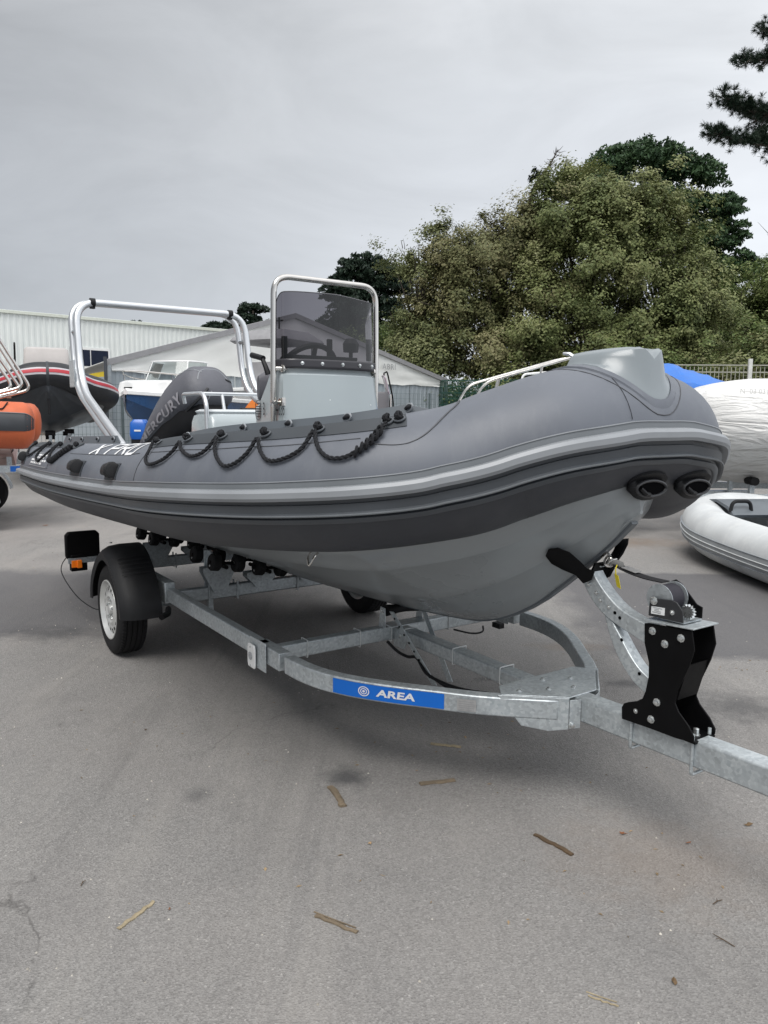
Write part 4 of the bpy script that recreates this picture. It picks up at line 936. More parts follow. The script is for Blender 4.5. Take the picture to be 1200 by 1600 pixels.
# wheels
def wheel(s_):
    c = Vector((.15, s_ * .93, .288)); ax = (0, s_, 0)
    ty = [( -.085, .175), (-.088, .20), (-.090, .235), (-.082, .268), (-.068, .280), (-.052, .285), (-.048, .279), (-.043, .285), (-.020, .2875), (-.016, .280), (-.010, .2875), (.010, .2875), (.016, .280), (.020, .2875), (.043, .285), (.048, .279), (.052, .285), (.068, .280), (.082, .268), (.090, .235), (.088, .20), (.080, .186), (.07, .178), (.05, .175)]
    W = thing_w = Q(MB().lathe(c, ax, ty, 56), 'wheel', RUBBER)
    rm = MB().lathe(c, ax, [(.064, .160), (.080, .176), (.089, .184), (.088, .190), (.080, .192)], 48)
    rr = [(.040, .150), (.046, .145)]
    n = 64
    def ringp(a_, r): return [c + Vector((r * cos(2 * pi * k / n), s_ * a_, r * sin(2 * pi * k / n))) for k in range(n)]
    rA, rB, rC, rD, rE, rF = ringp(.064, .160), ringp(.066, .152), ringp(.072, .122), ringp(.070, .108), ringp(.078, .085), ringp(.060, .0)
    rG = ringp(.062, .050)
    def strip(a, b, skip=False):
        vs = a + b; fs = []
        for k in range(n):
            if skip and k % 4 in (1, 2): continue
            l = (k + 1) % n; fs.append((k, l, n + l, n + k))
        rm.add(vs, fs)
    strip(rA, rB); strip(rB, rC, True); strip(rC, rD); strip(rD, rE); strip(rE, rG)
    rm.add(rG, [tuple(range(n))])
    # inner barrel
    rm.lathe(c, ax, [(.062, .1599), (-.07, .165), (-.078, .182)], 40)
    r_ = Q(rm, 'rim', RIM, W, ang=35)
    Q(MB().lathe(c, ax, [(.03, .02), (.03, .155)], 32, cap=True), 'brake_drum', BLACKHOLE, W)
    for k in range(5):
        a = 2 * pi * k / 5 + .3; Q(MB().bolt(c + Vector((.062 * cos(a), s_ * .068, .062 * sin(a))), ax, .009, .012), 'wheel_bolt', ZINC, W)
    Q(MB().lathe(c, ax, [(.060, .034), (.082, .030), (.086, .010)], 16, cap=True), 'hub_cap', RIM, W)
    # tread blocks: cross grooves
    tb = MB()
    for k in range(72):
        a = 2 * pi * k / 72
        for y0, y1 in ((-.072, -.053), (.053, .072)):
            d = Vector((cos(a), 0, sin(a))); tgt = Vector((-sin(a), 0, cos(a)))
            tb.extrude([c + d * .272 + Vector((0, s_ * y0, 0)) + tgt * .004, c + d * .272 + Vector((0, s_ * y1, 0)) + tgt * .004, c + d * (.2875 if abs(y1) < .06 else .2835) + Vector((0, s_ * y1, 0)) + tgt * .004, c + d * (.2875 if abs(y0) < .06 else .2835) + Vector((0, s_ * y0, 0)) + tgt * .004], tgt * .013)
    Q(tb, 'tread_blocks', RUBBER, W, kind='stuff')
    # mudguard
    R0 = .335; y0, y1 = .80, 1.035; prof = []; rings = []
    for a in np.linspace(radians(-2), radians(183), 34):
        r = R0 * (1.0 + .0 * a); flat = 1 + .03 * cos(4 * a); k = r * flat
        d = lambda rr, y: (.15 + rr * cos(a) * 1.05, s_ * y, .315 + rr * sin(a) * .99)
        rings.append([d(k - .05, y1), d(k - .008, y1 + .004), d(k + .018, y1 - .02), d(k + .038, y1 - .055), d(k + .046, (y0 + y1) / 2), d(k + .046, y0), d(k + .040, y0), d(k + .040, (y0 + y1) / 2), d(k + .032, y1 - .055), d(k + .012, y1 - .026), d(k - .012, y1 - .004), d(k - .05, y1 - .005)])
    MG = Q(MB().ring(rings), 'mudguard', BLACKP, ang=45)
    for k in range(5):
        a = radians(42 + k * 5.0); d = Vector((cos(a) * 1.05, 0, sin(a) * .99)); pc = Vector((.15, 0, .315)) + d * (R0 + .046)
        Q(MB().tube([pc + Vector((0, s_ * .82, 0)), pc + Vector((0, s_ * .975, 0)) + d * .001, pc + Vector((0, s_ * 1.0, 0)) - d * .012], .0028, 6), 'vent_rib', BLACKP, MG)
    Q(MB().bolt((.02, s_ * .95, .693), (0, 0, 1), .007, .005), 'bolt', ZINC, MG)
    Q(MB().tube([(.55, s_ * .76, .345), (.66, s_ * .80, .345), (.72, s_ * .86, .345)], .018, 8), 'mudguard_stay', BLACKM, MG)
    Q(MB().tube([(-.3, s_ * .76, .345), (-.3, s_ * .86, .42)], .016, 8), 'mudguard_stay', BLACKM, MG)
for s_ in (1, -1): wheel(s_)
# light board behind the near wheel: black boards at the rear corners with lamps
for s_ in (1, -1):
    lb = Q(MB().sweep([(-1.10, s_ * .70, .39), (-1.10, s_ * .98, .39)], .03, .04), 'lamp_arm', GALV_D)
    sq = [(-1.16, s_ * (.865 + .128 * x), .500 + .112 * z) for x, z in ((-1, -.75), (-.8, -1), (.8, -1), (1, -.75), (1, .75), (.82, 1), (-.82, 1), (-1, .75))]
    Q(MB().extrude(sq, (.05, 0, 0)), 'lamp_housing', BLACKM, lb, bevel=.012)
    Q(MB().box((-1.13, s_ * .90, .37), (.07, .12, .13)), 'lamp_bracket', BLACKM, lb, bevel=.006)
    Q(MB().box((-1.075, s_ * .905, .365), (.03, .035, .06)).box((-1.085, s_ * .94, .365), (.012, .04, .055)), 'side_reflector', ORANGE_L, lb, bevel=.003)
    Q(MB().tube(spline([(-1.12, s_ * .95, .46), (-1.14, s_ * 1.02, .36), (-1.05, s_ * 1.03, .28), (-.80, s_ * .98, .16), (-.45, s_ * .92, .14), (-.25, s_ * .85, .25)], 6), .004, 6), 'lamp_cable', BLACKP, lb)
    Q(MB().sweep([(-1.20, s_ * .68, .415), (-.70, s_ * .68, .415)], .045, .05), 'rear_extension', GALV_D, bevel=.004)
# side marker reflector on the near beam
for s_ in (1, -1):
    rb = Q(MB().box((1.84, s_ * .7675, .410), (.17, .005, .14)), 'marker_bracket', GALV, bevel=.002)
    hs = [(1.800 + .040 * a, s_ * .776, .393 + .058 * b) for a, b in ((-.85, -1), (.85, -1), (1, -.6), (1, .6), (.85, 1), (-.85, 1), (-1, .6), (-1, -.6))]
    Q(MB().extrude(hs, (0, s_ * .012, 0)), 'marker_lamp', WHITEG, rb, bevel=.006)
    Q(MB().lathe((1.80, s_ * .789, .395), (0, s_, 0), [(0, .019), (.003, .019)], 16, cap=True), 'marker_lens', mat('marker_reflector', (.45, .47, .50), rough=.2, metal=.5, var=.2, vscale=200), rb)
    for dz in (-.045, .045): Q(MB().bolt((1.80, s_ * .789, .393 + dz), (0, s_, 0), .003, .002), 'screw', ZINC, rb)

# ------------------------------------------------------------ winch post
plate = [(3.454, .833), (3.470, .838), (3.637, .850), (3.650, .79), (3.635, .73), (3.60, .64), (3.590, .59), (3.605, .565), (3.645, .53), (3.668, .498), (3.667, .478), (3.60, .470), (3.50, .468), (3.380, .462), (3.377, .505), (3.386, .522), (3.405, .533), (3.44, .548), (3.462, .565), (3.473, .595), (3.482, .65), (3.480, .70), (3.458, .765)]
PL = []
for s_ in (1, -1): PL.append(Q(MB().extrude([(u, s_ * .060 - .003, w) for u, w in plate], (0, .006, 0)), 'winch_post_plate', BLACKM, bevel=.0018))
Q(MB().box((3.53, 0, .475), (.28, .112, .008)), 'post_base', BLACKM)
Q(MB().extrude([(3.595, -.056, .60), (3.628, -.056, .73), (3.628, .056, .73), (3.595, .056, .60)], (-.004, 0, 0)), 'post_web', BLACKM)
Q(MB().extrude([(3.452, -.070, .843), (3.452, .070, .843), (3.648, .070, .856), (3.648, -.070, .856)], (0, 0, .005)), 'post_cap', GALV, bevel=.001)
for s_, u, w in [(s, u, w) for s in (1, -1) for u, w in ((3.489, .815), (3.600, .817), (3.540, .782), (3.522, .571), (3.438, .511), (3.503, .503))]:
    Q(MB().bolt((u, s_ * .063, w), (0, s_, 0), .0095 if (u, w) != (3.438, .511) else .006, .010 if (u, w) != (3.438, .511) else .003), 'bolt', ZINC, PL[0 if s_ > 0 else 1])
Q(MB().bolt((3.635, .0, .480), (0, 0, 1), .010, .022), 'bolt', ZINC)
for u in (3.41, 3.655):
    Q(MB().tube(fillet([(u, .047, .50), (u, .047, .358), (u, -.047, .358), (u, -.047, .50)], .012, 3), .006, 8), 'u_bolt', GALV)
# curved bow arms
def strip_arm(poly, v0, th, m=GALV): return MB().extrude([(u, v0, w) for u, w in poly], (0, th, 0))
up_o = spline([(3.185, .975, 0), (3.215, .935, 0), (3.27, .885, 0), (3.34, .845, 0), (3.46, .815, 0)], 4); up_i = spline([(3.135, .940, 0), (3.165, .890, 0), (3.22, .835, 0), (3.30, .792, 0), (3.46, .745, 0)], 4)
arm = MB()
secs = [[(a[0], .030, a[1]), (a[0], -.030, a[1]), (b[0], -.030, b[1]), (b[0], .030, b[1])] for a, b in zip(up_o, up_i)]
armo = Q(arm.ring(secs), 'bow_arm', GALV, bevel=.004)
lo_o = spline([(3.285, .800, 0), (3.33, .745, 0), (3.375, .690, 0), (3.42, .650, 0), (3.47, .625, 0)], 4); lo_i = spline([(3.25, .815, 0), (3.275, .750, 0), (3.32, .672, 0), (3.39, .600, 0), (3.47, .560, 0)], 4)
Q(MB().ring([[(a[0], .026, a[1]), (a[0], -.026, a[1]), (b[0], -.026, b[1]), (b[0], .026, b[1])] for a, b in zip(lo_o, lo_i)]), 'bow_arm', GALV, bevel=.004)
hl = MB()
for u, w in ((3.302, .832), (3.325, .818), (3.335, .738), (3.418, .635)): hl.lathe((u, .0305 if w > .8 else .0265, w), (0, 1, 0), [(0, .0065), (.001, .0065)], 10, cap=True)
Q(hl, 'bolt_hole', BLACKHOLE, armo, smooth=False)
for u, w in ((3.160, .935), (3.178, .915), (3.215, .89), (3.235, .865), (3.275, .848)): Q(MB().bolt((u, .030, w), (0, 1, 0), .006, .006), 'bolt', ZINC, armo)
# black V shaped bow stop hugging the stem
for s_ in (1, -1):
    o_ = [(3.109, 0.195, 1.03), (3.128, 0.2, 1.059), (3.162, 0.19, 1.068), (3.187, 0.155, 1.052), (3.198, 0.115, 1.019), (3.2, 0.07, 0.984), (3.216, 0.045, 0.974), (3.2, 0.042, 0.939), (3.161, 0.042, 0.917), (3.147, 0.07, 0.95), (3.128, 0.12, 0.972), (3.116, 0.17, 0.999)]
    Q(MB().extrude([(u, s_ * v, w) for u, v, w in o_], (.008, s_ * .012, .0)), 'bow_stop', BLACKM, bevel=.003)
Q(MB().extrude([(3.18, -.034, .955), (3.18, .034, .955), (3.20, .034, 1.00), (3.20, -.034, 1.00)], (.008, 0, 0)), 'bow_stop', BLACKM)
# winch
wn = Q(MB().extrude([(3.462, .050, .862), (3.465, .050, .925), (3.553, .050, .934), (3.570, .050, .930), (3.594, .050, .905), (3.597, .050, .866)], (0, .005, 0)), 'winch', COVER_D, bevel=.0015)
Q(MB().extrude([(3.462, -.050, .862), (3.462, -.050, .94), (3.47, -.05, .972), (3.49, -.050, .982), (3.515, -.050, .970), (3.575, -.050, .912), (3.597, -.050, .905), (3.597, -.050, .866)], (0, -.005, 0)), 'winch_frame', BLACKM, wn, bevel=.0015)
Q(MB().box((3.53, 0, .864), (.136, .10, .005)), 'winch_frame', GALV_D, wn)
Q(MB().lathe((3.495, .044, .925), (0, -1, 0), [(0, .008), (0, .052), (.003, .052), (.003, .03), (.084, .03), (.084, .052), (.088, .052), (.088, .008)], 32, cap=True), 'drum', GALV_D, wn)
Q(MB().lathe((3.495, .036, .925), (0, -1, 0), [(0, .03), (0, .046), (.068, .046), (.068, .03)], 32), 'strap_roll', mat('navy_webbing', (.018, .017, .025), rough=.75, var=.2), wn)
gear = MB(); n = 14
gp_ = []
for k in range(n * 2):
    a = 2 * pi * k / (n * 2); r = .026 if k % 2 else .019; gp_.append((3.590 + r * cos(a), .022, .897 + r * sin(a)))
Q(gear.extrude(gp_, (0, -.012, 0)), 'gear', ZINC, wn)
Q(MB().bolt((3.482, .055, .918), (0, 1, 0), .010, .009), 'bolt', ZINC, wn); Q(MB().bolt((3.556, .055, .893), (0, 1, 0), .006, .006), 'bolt', ZINC, wn)
lbp = Q(MB().extrude([(3.474, .0555, .872), (3.527, .0555, .876), (3.527, .0555, .902), (3.474, .0555, .898)], (0, .001, 0)), 'rating_label', PALETAG, wn)
q = MB()
for k in range(4): q.box((3.496 + .004 * (k % 2), .0572, .880 + k * .0055), (.034 - .008 * (k % 3), .0006, .0018))
Q(q, 'label_print', GREYTXT, wn, smooth=False)
# strap, hook, bow eye, yellow tag
STRAP = mat('black_webbing', (.010, .010, .012), rough=.8, var=.25, vscale=60)
p0 = Vector((3.245, 0, 1.012)); p1 = Vector((3.485, 0, .978)); rings = []
for t in np.linspace(.12, 1, 12):
    p = p0.lerp(p1, t) - Vector((0, 0, .012 * sin(pi * t))); rings.append([p + Vector((0, y, z)) for y, z in ((-.022, .002), (.022, .002), (.022, -.002), (-.022, -.002))])
stp = Q(MB().ring(rings), 'winch_strap', STRAP)
p = p0.lerp(p1, .40); Q(MB().extrude([p + Vector((-.03, -.018, .001)), p + Vector((.03, -.018, -.008)), p + Vector((.03, .018, -.008)), p + Vector((-.03, .018, .001))], (0, 0, .003)), 'strap_label', PLATE, stp)
Q(MB().tube([p0 + Vector((.0, 0, 0)), p0.lerp(p1, .10), p0.lerp(p1, .22)], [.012, .014, .013], 10), 'strap_eye', mat('grey_sleeve', (.25, .25, .24), rough=.7, var=.15), stp)
Q(MB().tube([p0 + Vector((.018 * cos(a) - .006, .006 * sin(2 * a), .020 * sin(a) - .002)) for a in np.linspace(0, 2 * pi, 18, endpoint=False)], .0045, 8, loop=True), 'hook', STEEL, stp)
Q(MB().tube([p0 + Vector((.014 * cos(a) + .010, .016 * sin(a), .010 * cos(a))) for a in np.linspace(0, 2 * pi, 18, endpoint=False)], .004, 8, loop=True), 'shackle', STEEL, stp)
t0 = p0.lerp(p1, .20) + Vector((0, .02, -.004))
Q(MB().tube(spline([t0 + Vector((0, 0, .006)), t0 + Vector((.003, .010, -.008)), t0 + Vector((.002, .006, -.028))], 4), .0022, 6), 'tag_string', YELLOW, stp)
Q(MB().ring([[t0 + Vector((x - .006 + d * 5.2 * .0 + .25 * z * -.35, .008 + .15 * abs(z) , z)) for x, d in ((-.0, 0), (.024, 0), (.024, 1), (0, 1))] if False else [t0 + Vector((-.012 - .30 * z, .006, z)), t0 + Vector((.012 - .30 * z, .014, z - .003)), t0 + Vector((.012 - .30 * z, .016, z - .003)), t0 + Vector((-.012 - .30 * z, .008, z))] for z in (-.026, -.045, -.072)]), 'yellow_tag', YELLOW, stp)
B(MB().tube([(3.205, 0, 1.02), (3.225, 0, 1.045), (3.245, 0, 1.03), (3.24, 0, 1.0), (3.20, 0, .985)], .0055, 8), 'bow_eye', STEEL, hull_o)
# ============================================================ background
def corr_mat(name, col): return mat(name, col, rough=.5, var=.05, vscale=.6)
CLAD = corr_mat('white_cladding', (.70, .735, .72)); TENTW = mat('white_pvc', (.74, .75, .73), rough=.5, var=.05, vscale=.8); TENTG = mat('grey_wall_panel', (.30, .34, .37), rough=.55, var=.08, vscale=1.2)
# ---- warehouse
WD = Vector((.74, .673, 0)); WH = 7.1
wh = thing('warehouse', 'long white ribbed metal warehouse at far left with a dark window over a yellow door', 'building', (-19.6, 47, 0), atan2(.673, .74))
def corr(x0, x1, z0, z1, pitch=.33, d=.04, y=0.0):
    n = int(round((x1 - x0) / pitch)); pts = []
    for k in range(n):
        x = x0 + (x1 - x0) * k / n; p = (x1 - x0) / n
        pts += [(x, y), (x + p * .42, y), (x + p * .52, y - d), (x + p * .90, y - d)]
    pts.append((x1, y)); mb = MB()
    mb.ring([[(x, yy, z0) for x, yy in pts], [(x, yy, z1) for x, yy in pts]], closed=False, cap=False); return mb
for a, b in ((-30, -24), (-24, -18), (-18, -12), (-12, -6), (-6, .6), (3.1, 8), (8, 14), (14, 20), (20, 28)):
    corr(a, b, .25, WH).build('wall_panel', CLAD, wh, smooth=False)
corr(.6, 3.1, 5.35, WH).build('wall_panel', CLAD, wh, smooth=False)
MB().box((-1, -.03, WH - .02), (58, .22, .16)).build('eaves_trim', mat('cream_trim', (.62, .65, .58), rough=.5, var=.04), wh)
MB().box((-15, .1, .12), (30, .12, .30)).box((15.3, .1, .12), (26, .12, .30)).build('plinth', mat('brown_plinth', (.20, .17, .14), rough=.8, var=.2), wh)
MB().extrude([(-30, .05, WH), (28, .05, WH), (28, 16, WH + .9), (-30, 16, WH + .9)], (0, 0, .1)).build('roof', CLAD, wh)
fr = MB().box((1.85, -.02, 4.72), (2.45, .12, 1.26)).build('window', WHITE, wh)
def glassy(name, c): return mat(name, c, rough=.12, var=.1, spec=.6)
NAVY = glassy('dark_glass', (.020, .026, .048))
for x in (1.28, 2.42): MB().box((x, -.085, 4.70), (1.08, .02, .98)).build('pane', NAVY, fr)
MB().box((1.75, -.03, 2.0), (2.7, .10, 4.0)).build('door', mat('yellow_door', (.62, .46, .03), rough=.5, var=.08), wh)
MB().box((1.75, -.08, 4.06), (2.9, .10, .10)).build('door_canopy', mat('beige_trim', (.55, .50, .42), rough=.6, var=.05), wh)

# ---- marquee
MX0 = Vector((-8.1, 23.0, 0)); MX1 = Vector((2.55, 34.2, 0)); Lm = (MX1 - MX0).length; mz = atan2(MX1.y - MX0.y, MX1.x - MX0.x)
mq = thing('marquee', 'big white gabled marquee with grey panel walls standing behind the boats', 'tent', MX0, mz)
EH = 2.78; PH_ = 4.85; PX = Lm * .452; DP = 4.0
n = 14
for k in range(n):
    a, b = Lm * k / n, Lm * (k + 1) / n
    corr(a + .012, b - .012, .02, EH, pitch=.27, d=.022).build('wall_panel', TENTG, mq, smooth=False)
gm = MB(); sag = [(x, 0, EH - .05 + .03 * sin(x * 5)) for x in np.linspace(0, Lm, 40)]
gv = []
for k, x in enumerate(np.linspace(0, Lm, 41)):
    top = EH + .12 + (PH_ - EH - .12) * (x / PX if x < PX else (Lm - x) / (Lm - PX)); gv.append([(x, -.06, EH - .10 + .035 * sin(x * 4.1) * sin(x * 1.3))] + [(x, -.05 - .035 * sin(x * 2.3 + j) * (j % 2), EH - .1 + (top - EH + .1) * j / 6) for j in range(1, 7)])
MB().ring(gv, closed=False, cap=False).build('gable_cloth', TENTW, mq)
GEDGE = mat('grey_roof_edge', (.27, .27, .28), rough=.6, var=.08)
for (x0, z0, x1, z1) in ((-.18, EH + .06, PX, PH_), (Lm + .18, EH + .06, PX, PH_)):
    MB().extrude([(x0, -.14, z0), (x1, -.14, z1), (x1, -.14, z1 + .17), (x0, -.14, z0 + .17)], (0, .12, 0)).build('roof_edge', GEDGE, mq)
MB().extrude([(-.1, -.02, EH + .20), (PX, -.02, PH_ + .15), (PX, DP, PH_ - .9), (-.1, DP, EH - .3)], (0, 0, .02)).build('roof', TENTW, mq)
MB().extrude([(Lm + .1, -.02, EH + .20), (PX, -.02, PH_ + .15), (PX, DP, PH_ - .9), (Lm + .1, DP, EH - .3)], (0, 0, .02)).build('roof', TENTW, mq)
for x in (0, Lm): MB().box((x, DP / 2, EH / 2 - .1), (.05, DP, EH - .3)).build('side_wall', TENTG, mq)
for x in (-.1, Lm + .1): MB().box((x, -.08, EH / 2 + .1), (.10, .10, EH + .2)).build('leg', GALV_D, mq)
MB().tube([(-.26, -.2, EH + .3), (-.26, -.2, .1)], .05, 8).build('drain_pipe', mat('dark_pipe', (.05, .055, .065), rough=.5), mq)
tx = text_mb('ABRI', .34, 1.15); tx.xf(lambda p: (Lm * .765 + p[0], -.16, EH + .58 + p[1] * .95)).build('lettering', GREYTXT, mq, smooth=False)

# ---- wire mesh fence in front of the marquee
WIRE = mat('green_grey_wire', (.10, .13, .13), rough=.6, var=.1)
def mesh_fence(name, label, p0, p1, h, m, postm, dx=.10, dz=.2, postgap=2.5, wr=.003, cat='fence'):
    L_ = math.dist(p0, p1); f = thing(name, label, cat, (p0[0], p0[1], 0), atan2(p1[1] - p0[1], p1[0] - p0[0]))
    mb = MB()
    for k in range(int(L_ / dx) + 1): mb.box((k * dx, 0, h / 2 + .05), (wr, wr, h - .05))
    for k in range(int(h / dz) + 1): mb.box((L_ / 2, .004, .07 + k * dz), (L_, wr * 1.3, wr * 1.3))
    mb.build('wire_mesh', m, f, smooth=False, kind='stuff')
    for k in range(int(L_ / postgap) + 1): MB().box((k * postgap, .035, h / 2 + .03), (.06, .05, h + .06)).build('post', postm, f)
    return f
mesh_fence('mesh_fence', 'thin grey wire mesh fence running along the front of the marquee', (-9.4, 20.6), (2.0, 30.8), 2.25, WIRE, mat('fence_post_grey', (.10, .13, .14), rough=.5), dx=.11, wr=.006)
GRN = mat('green_fence', (.008, .055, .040), rough=.55, var=.15)
gf = mesh_fence('green_fence', 'dark green mesh fence with posts below the trees, right of the marquee', (2.3, 34.0), (13.0, 29.0), 2.95, GRN, GRN, dx=.06, dz=.26, postgap=2.0, wr=.024)
# ---- pale fence at right: posts, rails, bars
wf = thing('pale_railing', 'pale cream metal railing behind the blue tarpaulin boat at far right', 'fence', (6.6, 20.4, 0), atan2(-.06, 1))
PALE = mat('cream_railing', (.40, .40, .34), rough=.5, var=.08)
bars = MB()
for k in range(95): bars.box((.08 + k * .105, 0, 1.42), (.014, .014, 2.75))
bars.build('bar', PALE, wf, smooth=False, kind='stuff')
for z in (2.84, 2.66, 1.9, .3): MB().box((5, 0, z), (10, .025, .028)).build('rail', PALE, wf)
for k in range(5): MB().box((.30 + k * 2.55, -.02, 1.5), (.09, .08, 3.0)).build('post', mat('white_post', (.72, .73, .70), rough=.5), wf)

# ---- simple trailer for the boats behind
def simple_trailer(name, label, loc, rz, zb=.55, u0=-1.6, u1=2.0, u2=3.9, wu=0.0, hw=.72, fender=BLACKP, supports=(), group=None, sticker=None):
    t = thing(name, label, 'trailer', (*loc, 0), rz, group)
    X = lambda mb, nm, m, par=None, **k: mb.build(nm, m, par or t, True, 0, **k)
    for s_ in (1, -1):
        X(MB().sweep([(u0, s_ * hw, zb), (u1, s_ * hw, zb), (u2 - .4, s_ * .06, zb)], .05, .09), 'side_beam', GALV)
    for u in (u0 + .2, wu + .4, u1): X(MB().sweep([(u, -hw + .03, zb + .002), (u, hw - .03, zb + .002)], .05, .08), 'cross_member', GALV_D)
    X(MB().sweep([(u1, 0, zb + .004), (u2 + .9, 0, zb + .02)], .08, .09), 'drawbar', GALV)
    X(MB().tube([(u2 + .6, .09, .08), (u2 + .6, .09, zb + .2)], .03, 8), 'jockey_post', GALV); X(MB().lathe((u2 + .6, .09, .10), (0, 1, 0), [(-.03, .03), (-.03, .10), (.03, .10), (.03, .03)], 16, cap=True), 'jockey_wheel', RUBBER)
    X(MB().tube([(wu, -hw - .1, .31), (wu, hw + .1, .31)], .035, 8), 'axle', GALV_D)
    for s_ in (1, -1):
        c = (wu, s_ * (hw + .20), .31); w = X(MB().lathe(c, (0, s_, 0), [(-.08, .18), (-.085, .28), (-.06, .308), (.06, .308), (.085, .28), (.08, .19), (.05, .17)], 32), 'wheel', RUBBER)
        X(MB().lathe(c, (0, s_, 0), [(.08, .188), (.06, .17), (.04, .14), (.055, .08), (.05, .0)], 24), 'rim', RIM, w)
        rings = []
        for a in np.linspace(radians(5), radians(175), 16):
            rings.append([(wu + r * cos(a), s_ * (hw + y), .33 + r * sin(a)) for r, y in ((.36, .08), (.37, .32), (.345, .34), (.34, .32), (.345, .08))])
        X(MB().ring(rings), 'mudguard', fender)
        X(MB().box((wu, s_ * (hw + .02), .43), (.12, .04, .2)), 'stay', GALV_D)
    for (u, v, z) in supports:
        X(MB().box((u, v, (zb + z) / 2), (.06, .06, z - zb)), 'support', GALV); X(MB().lathe((u, v - .1, z), (0, 1, 0), [(0, .02), (0, .055), (.2, .055), (.2, .02)], 12, cap=True), 'roller', RUBBER)
    if sticker: X(MB().box((sticker[0], sticker[1], zb), (sticker[2], .004, .07)), 'sticker', sticker[3])
    return t, X

# ---- black inflatable with red stripe, seen bow on
def scale_ctrl(s_, dz, tilt=0.0): return [(u * s_, v * s_, w * s_ + dz - tilt * (3.2 - u)) for u, v, w in MAIN_CTRL]
BD = Vector((.40, -.917)); b0 = Vector((-6.5, 15.0)) - BD * 3.72
bb = thing('inflatable_boat', 'black inflatable boat with a red and white stripe, seen bow on at far left', 'boat', (b0.x, b0.y, 1.05), atan2(BD.y, BD.x))
T2 = Tube(scale_ctrl(1.1, .57, .05), .255, n=6)
K2 = [(u * 1.1, w * 1.1 + .57 - .04 * (3.2 - u)) for u, w in KEEL]
BLK = fabric('tube_fabric_black', (.016, .018, .022)); RED = mat('red_stripe', (.42, .03, .045), rough=.5, var=.06); DKH = mat('dark_hull', (.030, .036, .044), rough=.35, var=.15)
make_rib(T2, bb, 1.05, BLK, DKH, [('grey_band', arc_prof(2, 34, .005, n=6), mat('white_band', (.45, .44, .47), rough=.5)), ('red_stripe', arc_prof(11, 26, .010, n=4), RED)], keel=K2, deck_mat=DKH, dz=.50)
def BB(mb, nm, m, par=None, **k): return mb.build(nm, m, par or bb, True, 1.05, **k)
i0 = T2.n // 2
rings = [[tuple(Vector(T2.at(i0 - .9, a, .012))), tuple(Vector(T2.at(i0 + .9, a, .012))), tuple(Vector(T2.at(i0 + .9, a, -.004))), tuple(Vector(T2.at(i0 - .9, a, -.004)))] for a in np.linspace(100, -75, 20)]
BB(MB().ring(rings), 'bow_strap', FLAP)
BB(MB().box((3.55, 0, 1.62), (.06, .05, .34)), 'bow_strap', BLACKP, bevel=.01)
BB(MB().ring([[(u, v * k, w) for v in (-.45, .45)] + [(u + .0, .45 * k, w - .01), (u, -.45 * k, w - .01)] for u, w, k in ((.2, 2.1, 1), (.2, 2.1, 1))]) if False else MB().ring([rrect(.1, 1.1, .50, 1.6, .1), rrect(.12, 1.08, .49, 2.4, .1), rrect(.2, 1.0, .46, 2.88, .1), rrect(.28, .9, .40, 2.93, .1)]), 'console_cover', mat('grey_canvas', (.40, .38, .37), rough=.8, var=.08, vscale=3, bump=.5, bscale=7), ang=60)
BB(MB().tube(fillet([(1.15, .66, 1.8), (1.0, .64, 3.0), (.86, .64, 3.0), (.72, .66, 1.8)], .06, 5), .018, 8), 'hoop_rail', BLACKM)
simple_trailer('boat_trailer', 'galvanised trailer under the black boat with the red stripe', (b0.x, b0.y), atan2(BD.y, BD.x), zb=.62, u1=2.2, u2=4.0, wu=-1.2, fender=GALV_D, supports=[(2.6, 0, 1.06), (1.2, .4, 1.06), (1.2, -.4, 1.06), (-1.0, .4, .95), (-1.0, -.4, .95), (.8, 0, .92)])

# ---- orange inflatable at the left edge, stern towards us
OD = Vector((-.93, -.37)).normalized(); o0 = Vector((-4.78, 10.85)) + OD * 2.24
obt = thing('inflatable_boat', 'orange inflatable boat with black strake and twin steel rails at the left edge', 'boat', (o0.x, o0.y, .80), atan2(OD.y, OD.x))
T3 = Tube(scale_ctrl(1.0, .30), .30, cone=.14, n=6); K3 = [(u, w + .30) for u, w in KEEL]
ORG = fabric('tube_fabric_orange', (.50, .115, .045)); WRED = mat('faded_red_hull', (.42, .16, .13), rough=.4, var=.35, vscale=2.2, col2=(.6, .5, .48))
make_rib(T3, obt, .80, ORG, WRED, [('strake', arc_prof(-12, 30, .010, n=6), mat('black_strake', (.03, .034, .04), rough=.5)), ('piping', [(30, .004), (30.5, .018), (32, .018), (32.5, .004)], STRAKE_M)], keel=K3, deck_mat=GEL_D, i0=.6, dz=.30)
def OB(mb, nm, m, par=None, **k): return mb.build(nm, m, par or obt, True, .80, **k)
for du, dw in ((0, 0), (.13, -.02)):
    OB(MB().tube(fillet([(-1.25 + du, .80, 1.60), (-2.06 + du, .78, 1.84 + dw), (-1.45 + du * 1.5, .74, 2.95), (-1.45 + du * 1.5, -.74, 2.95), (-2.06 + du, -.78, 1.84 + dw), (-1.25 + du, -.80, 1.60)], [.12, .2, .2, .12], 6), .022, 10), 'roll_bar', STEEL)
OB(MB().box((-1.75, .80, 1.74), (.06, .05, .07)), 'clamp', mat('rust_brown', (.25, .14, .10), rough=.8), bevel=.004)
for side in (1, -1):
    q = []
    for k in range(11):
        u = -1.85 + .17 * k; q += [T3.P(u, 66, .015, side), T3.P(u + .06, 42, .012, side), T3.P(u + .12, 46, .012, side)]
    OB(rope_mb(spline(q, 4), r=.006, step=.02), 'grab_rope', ROPE)
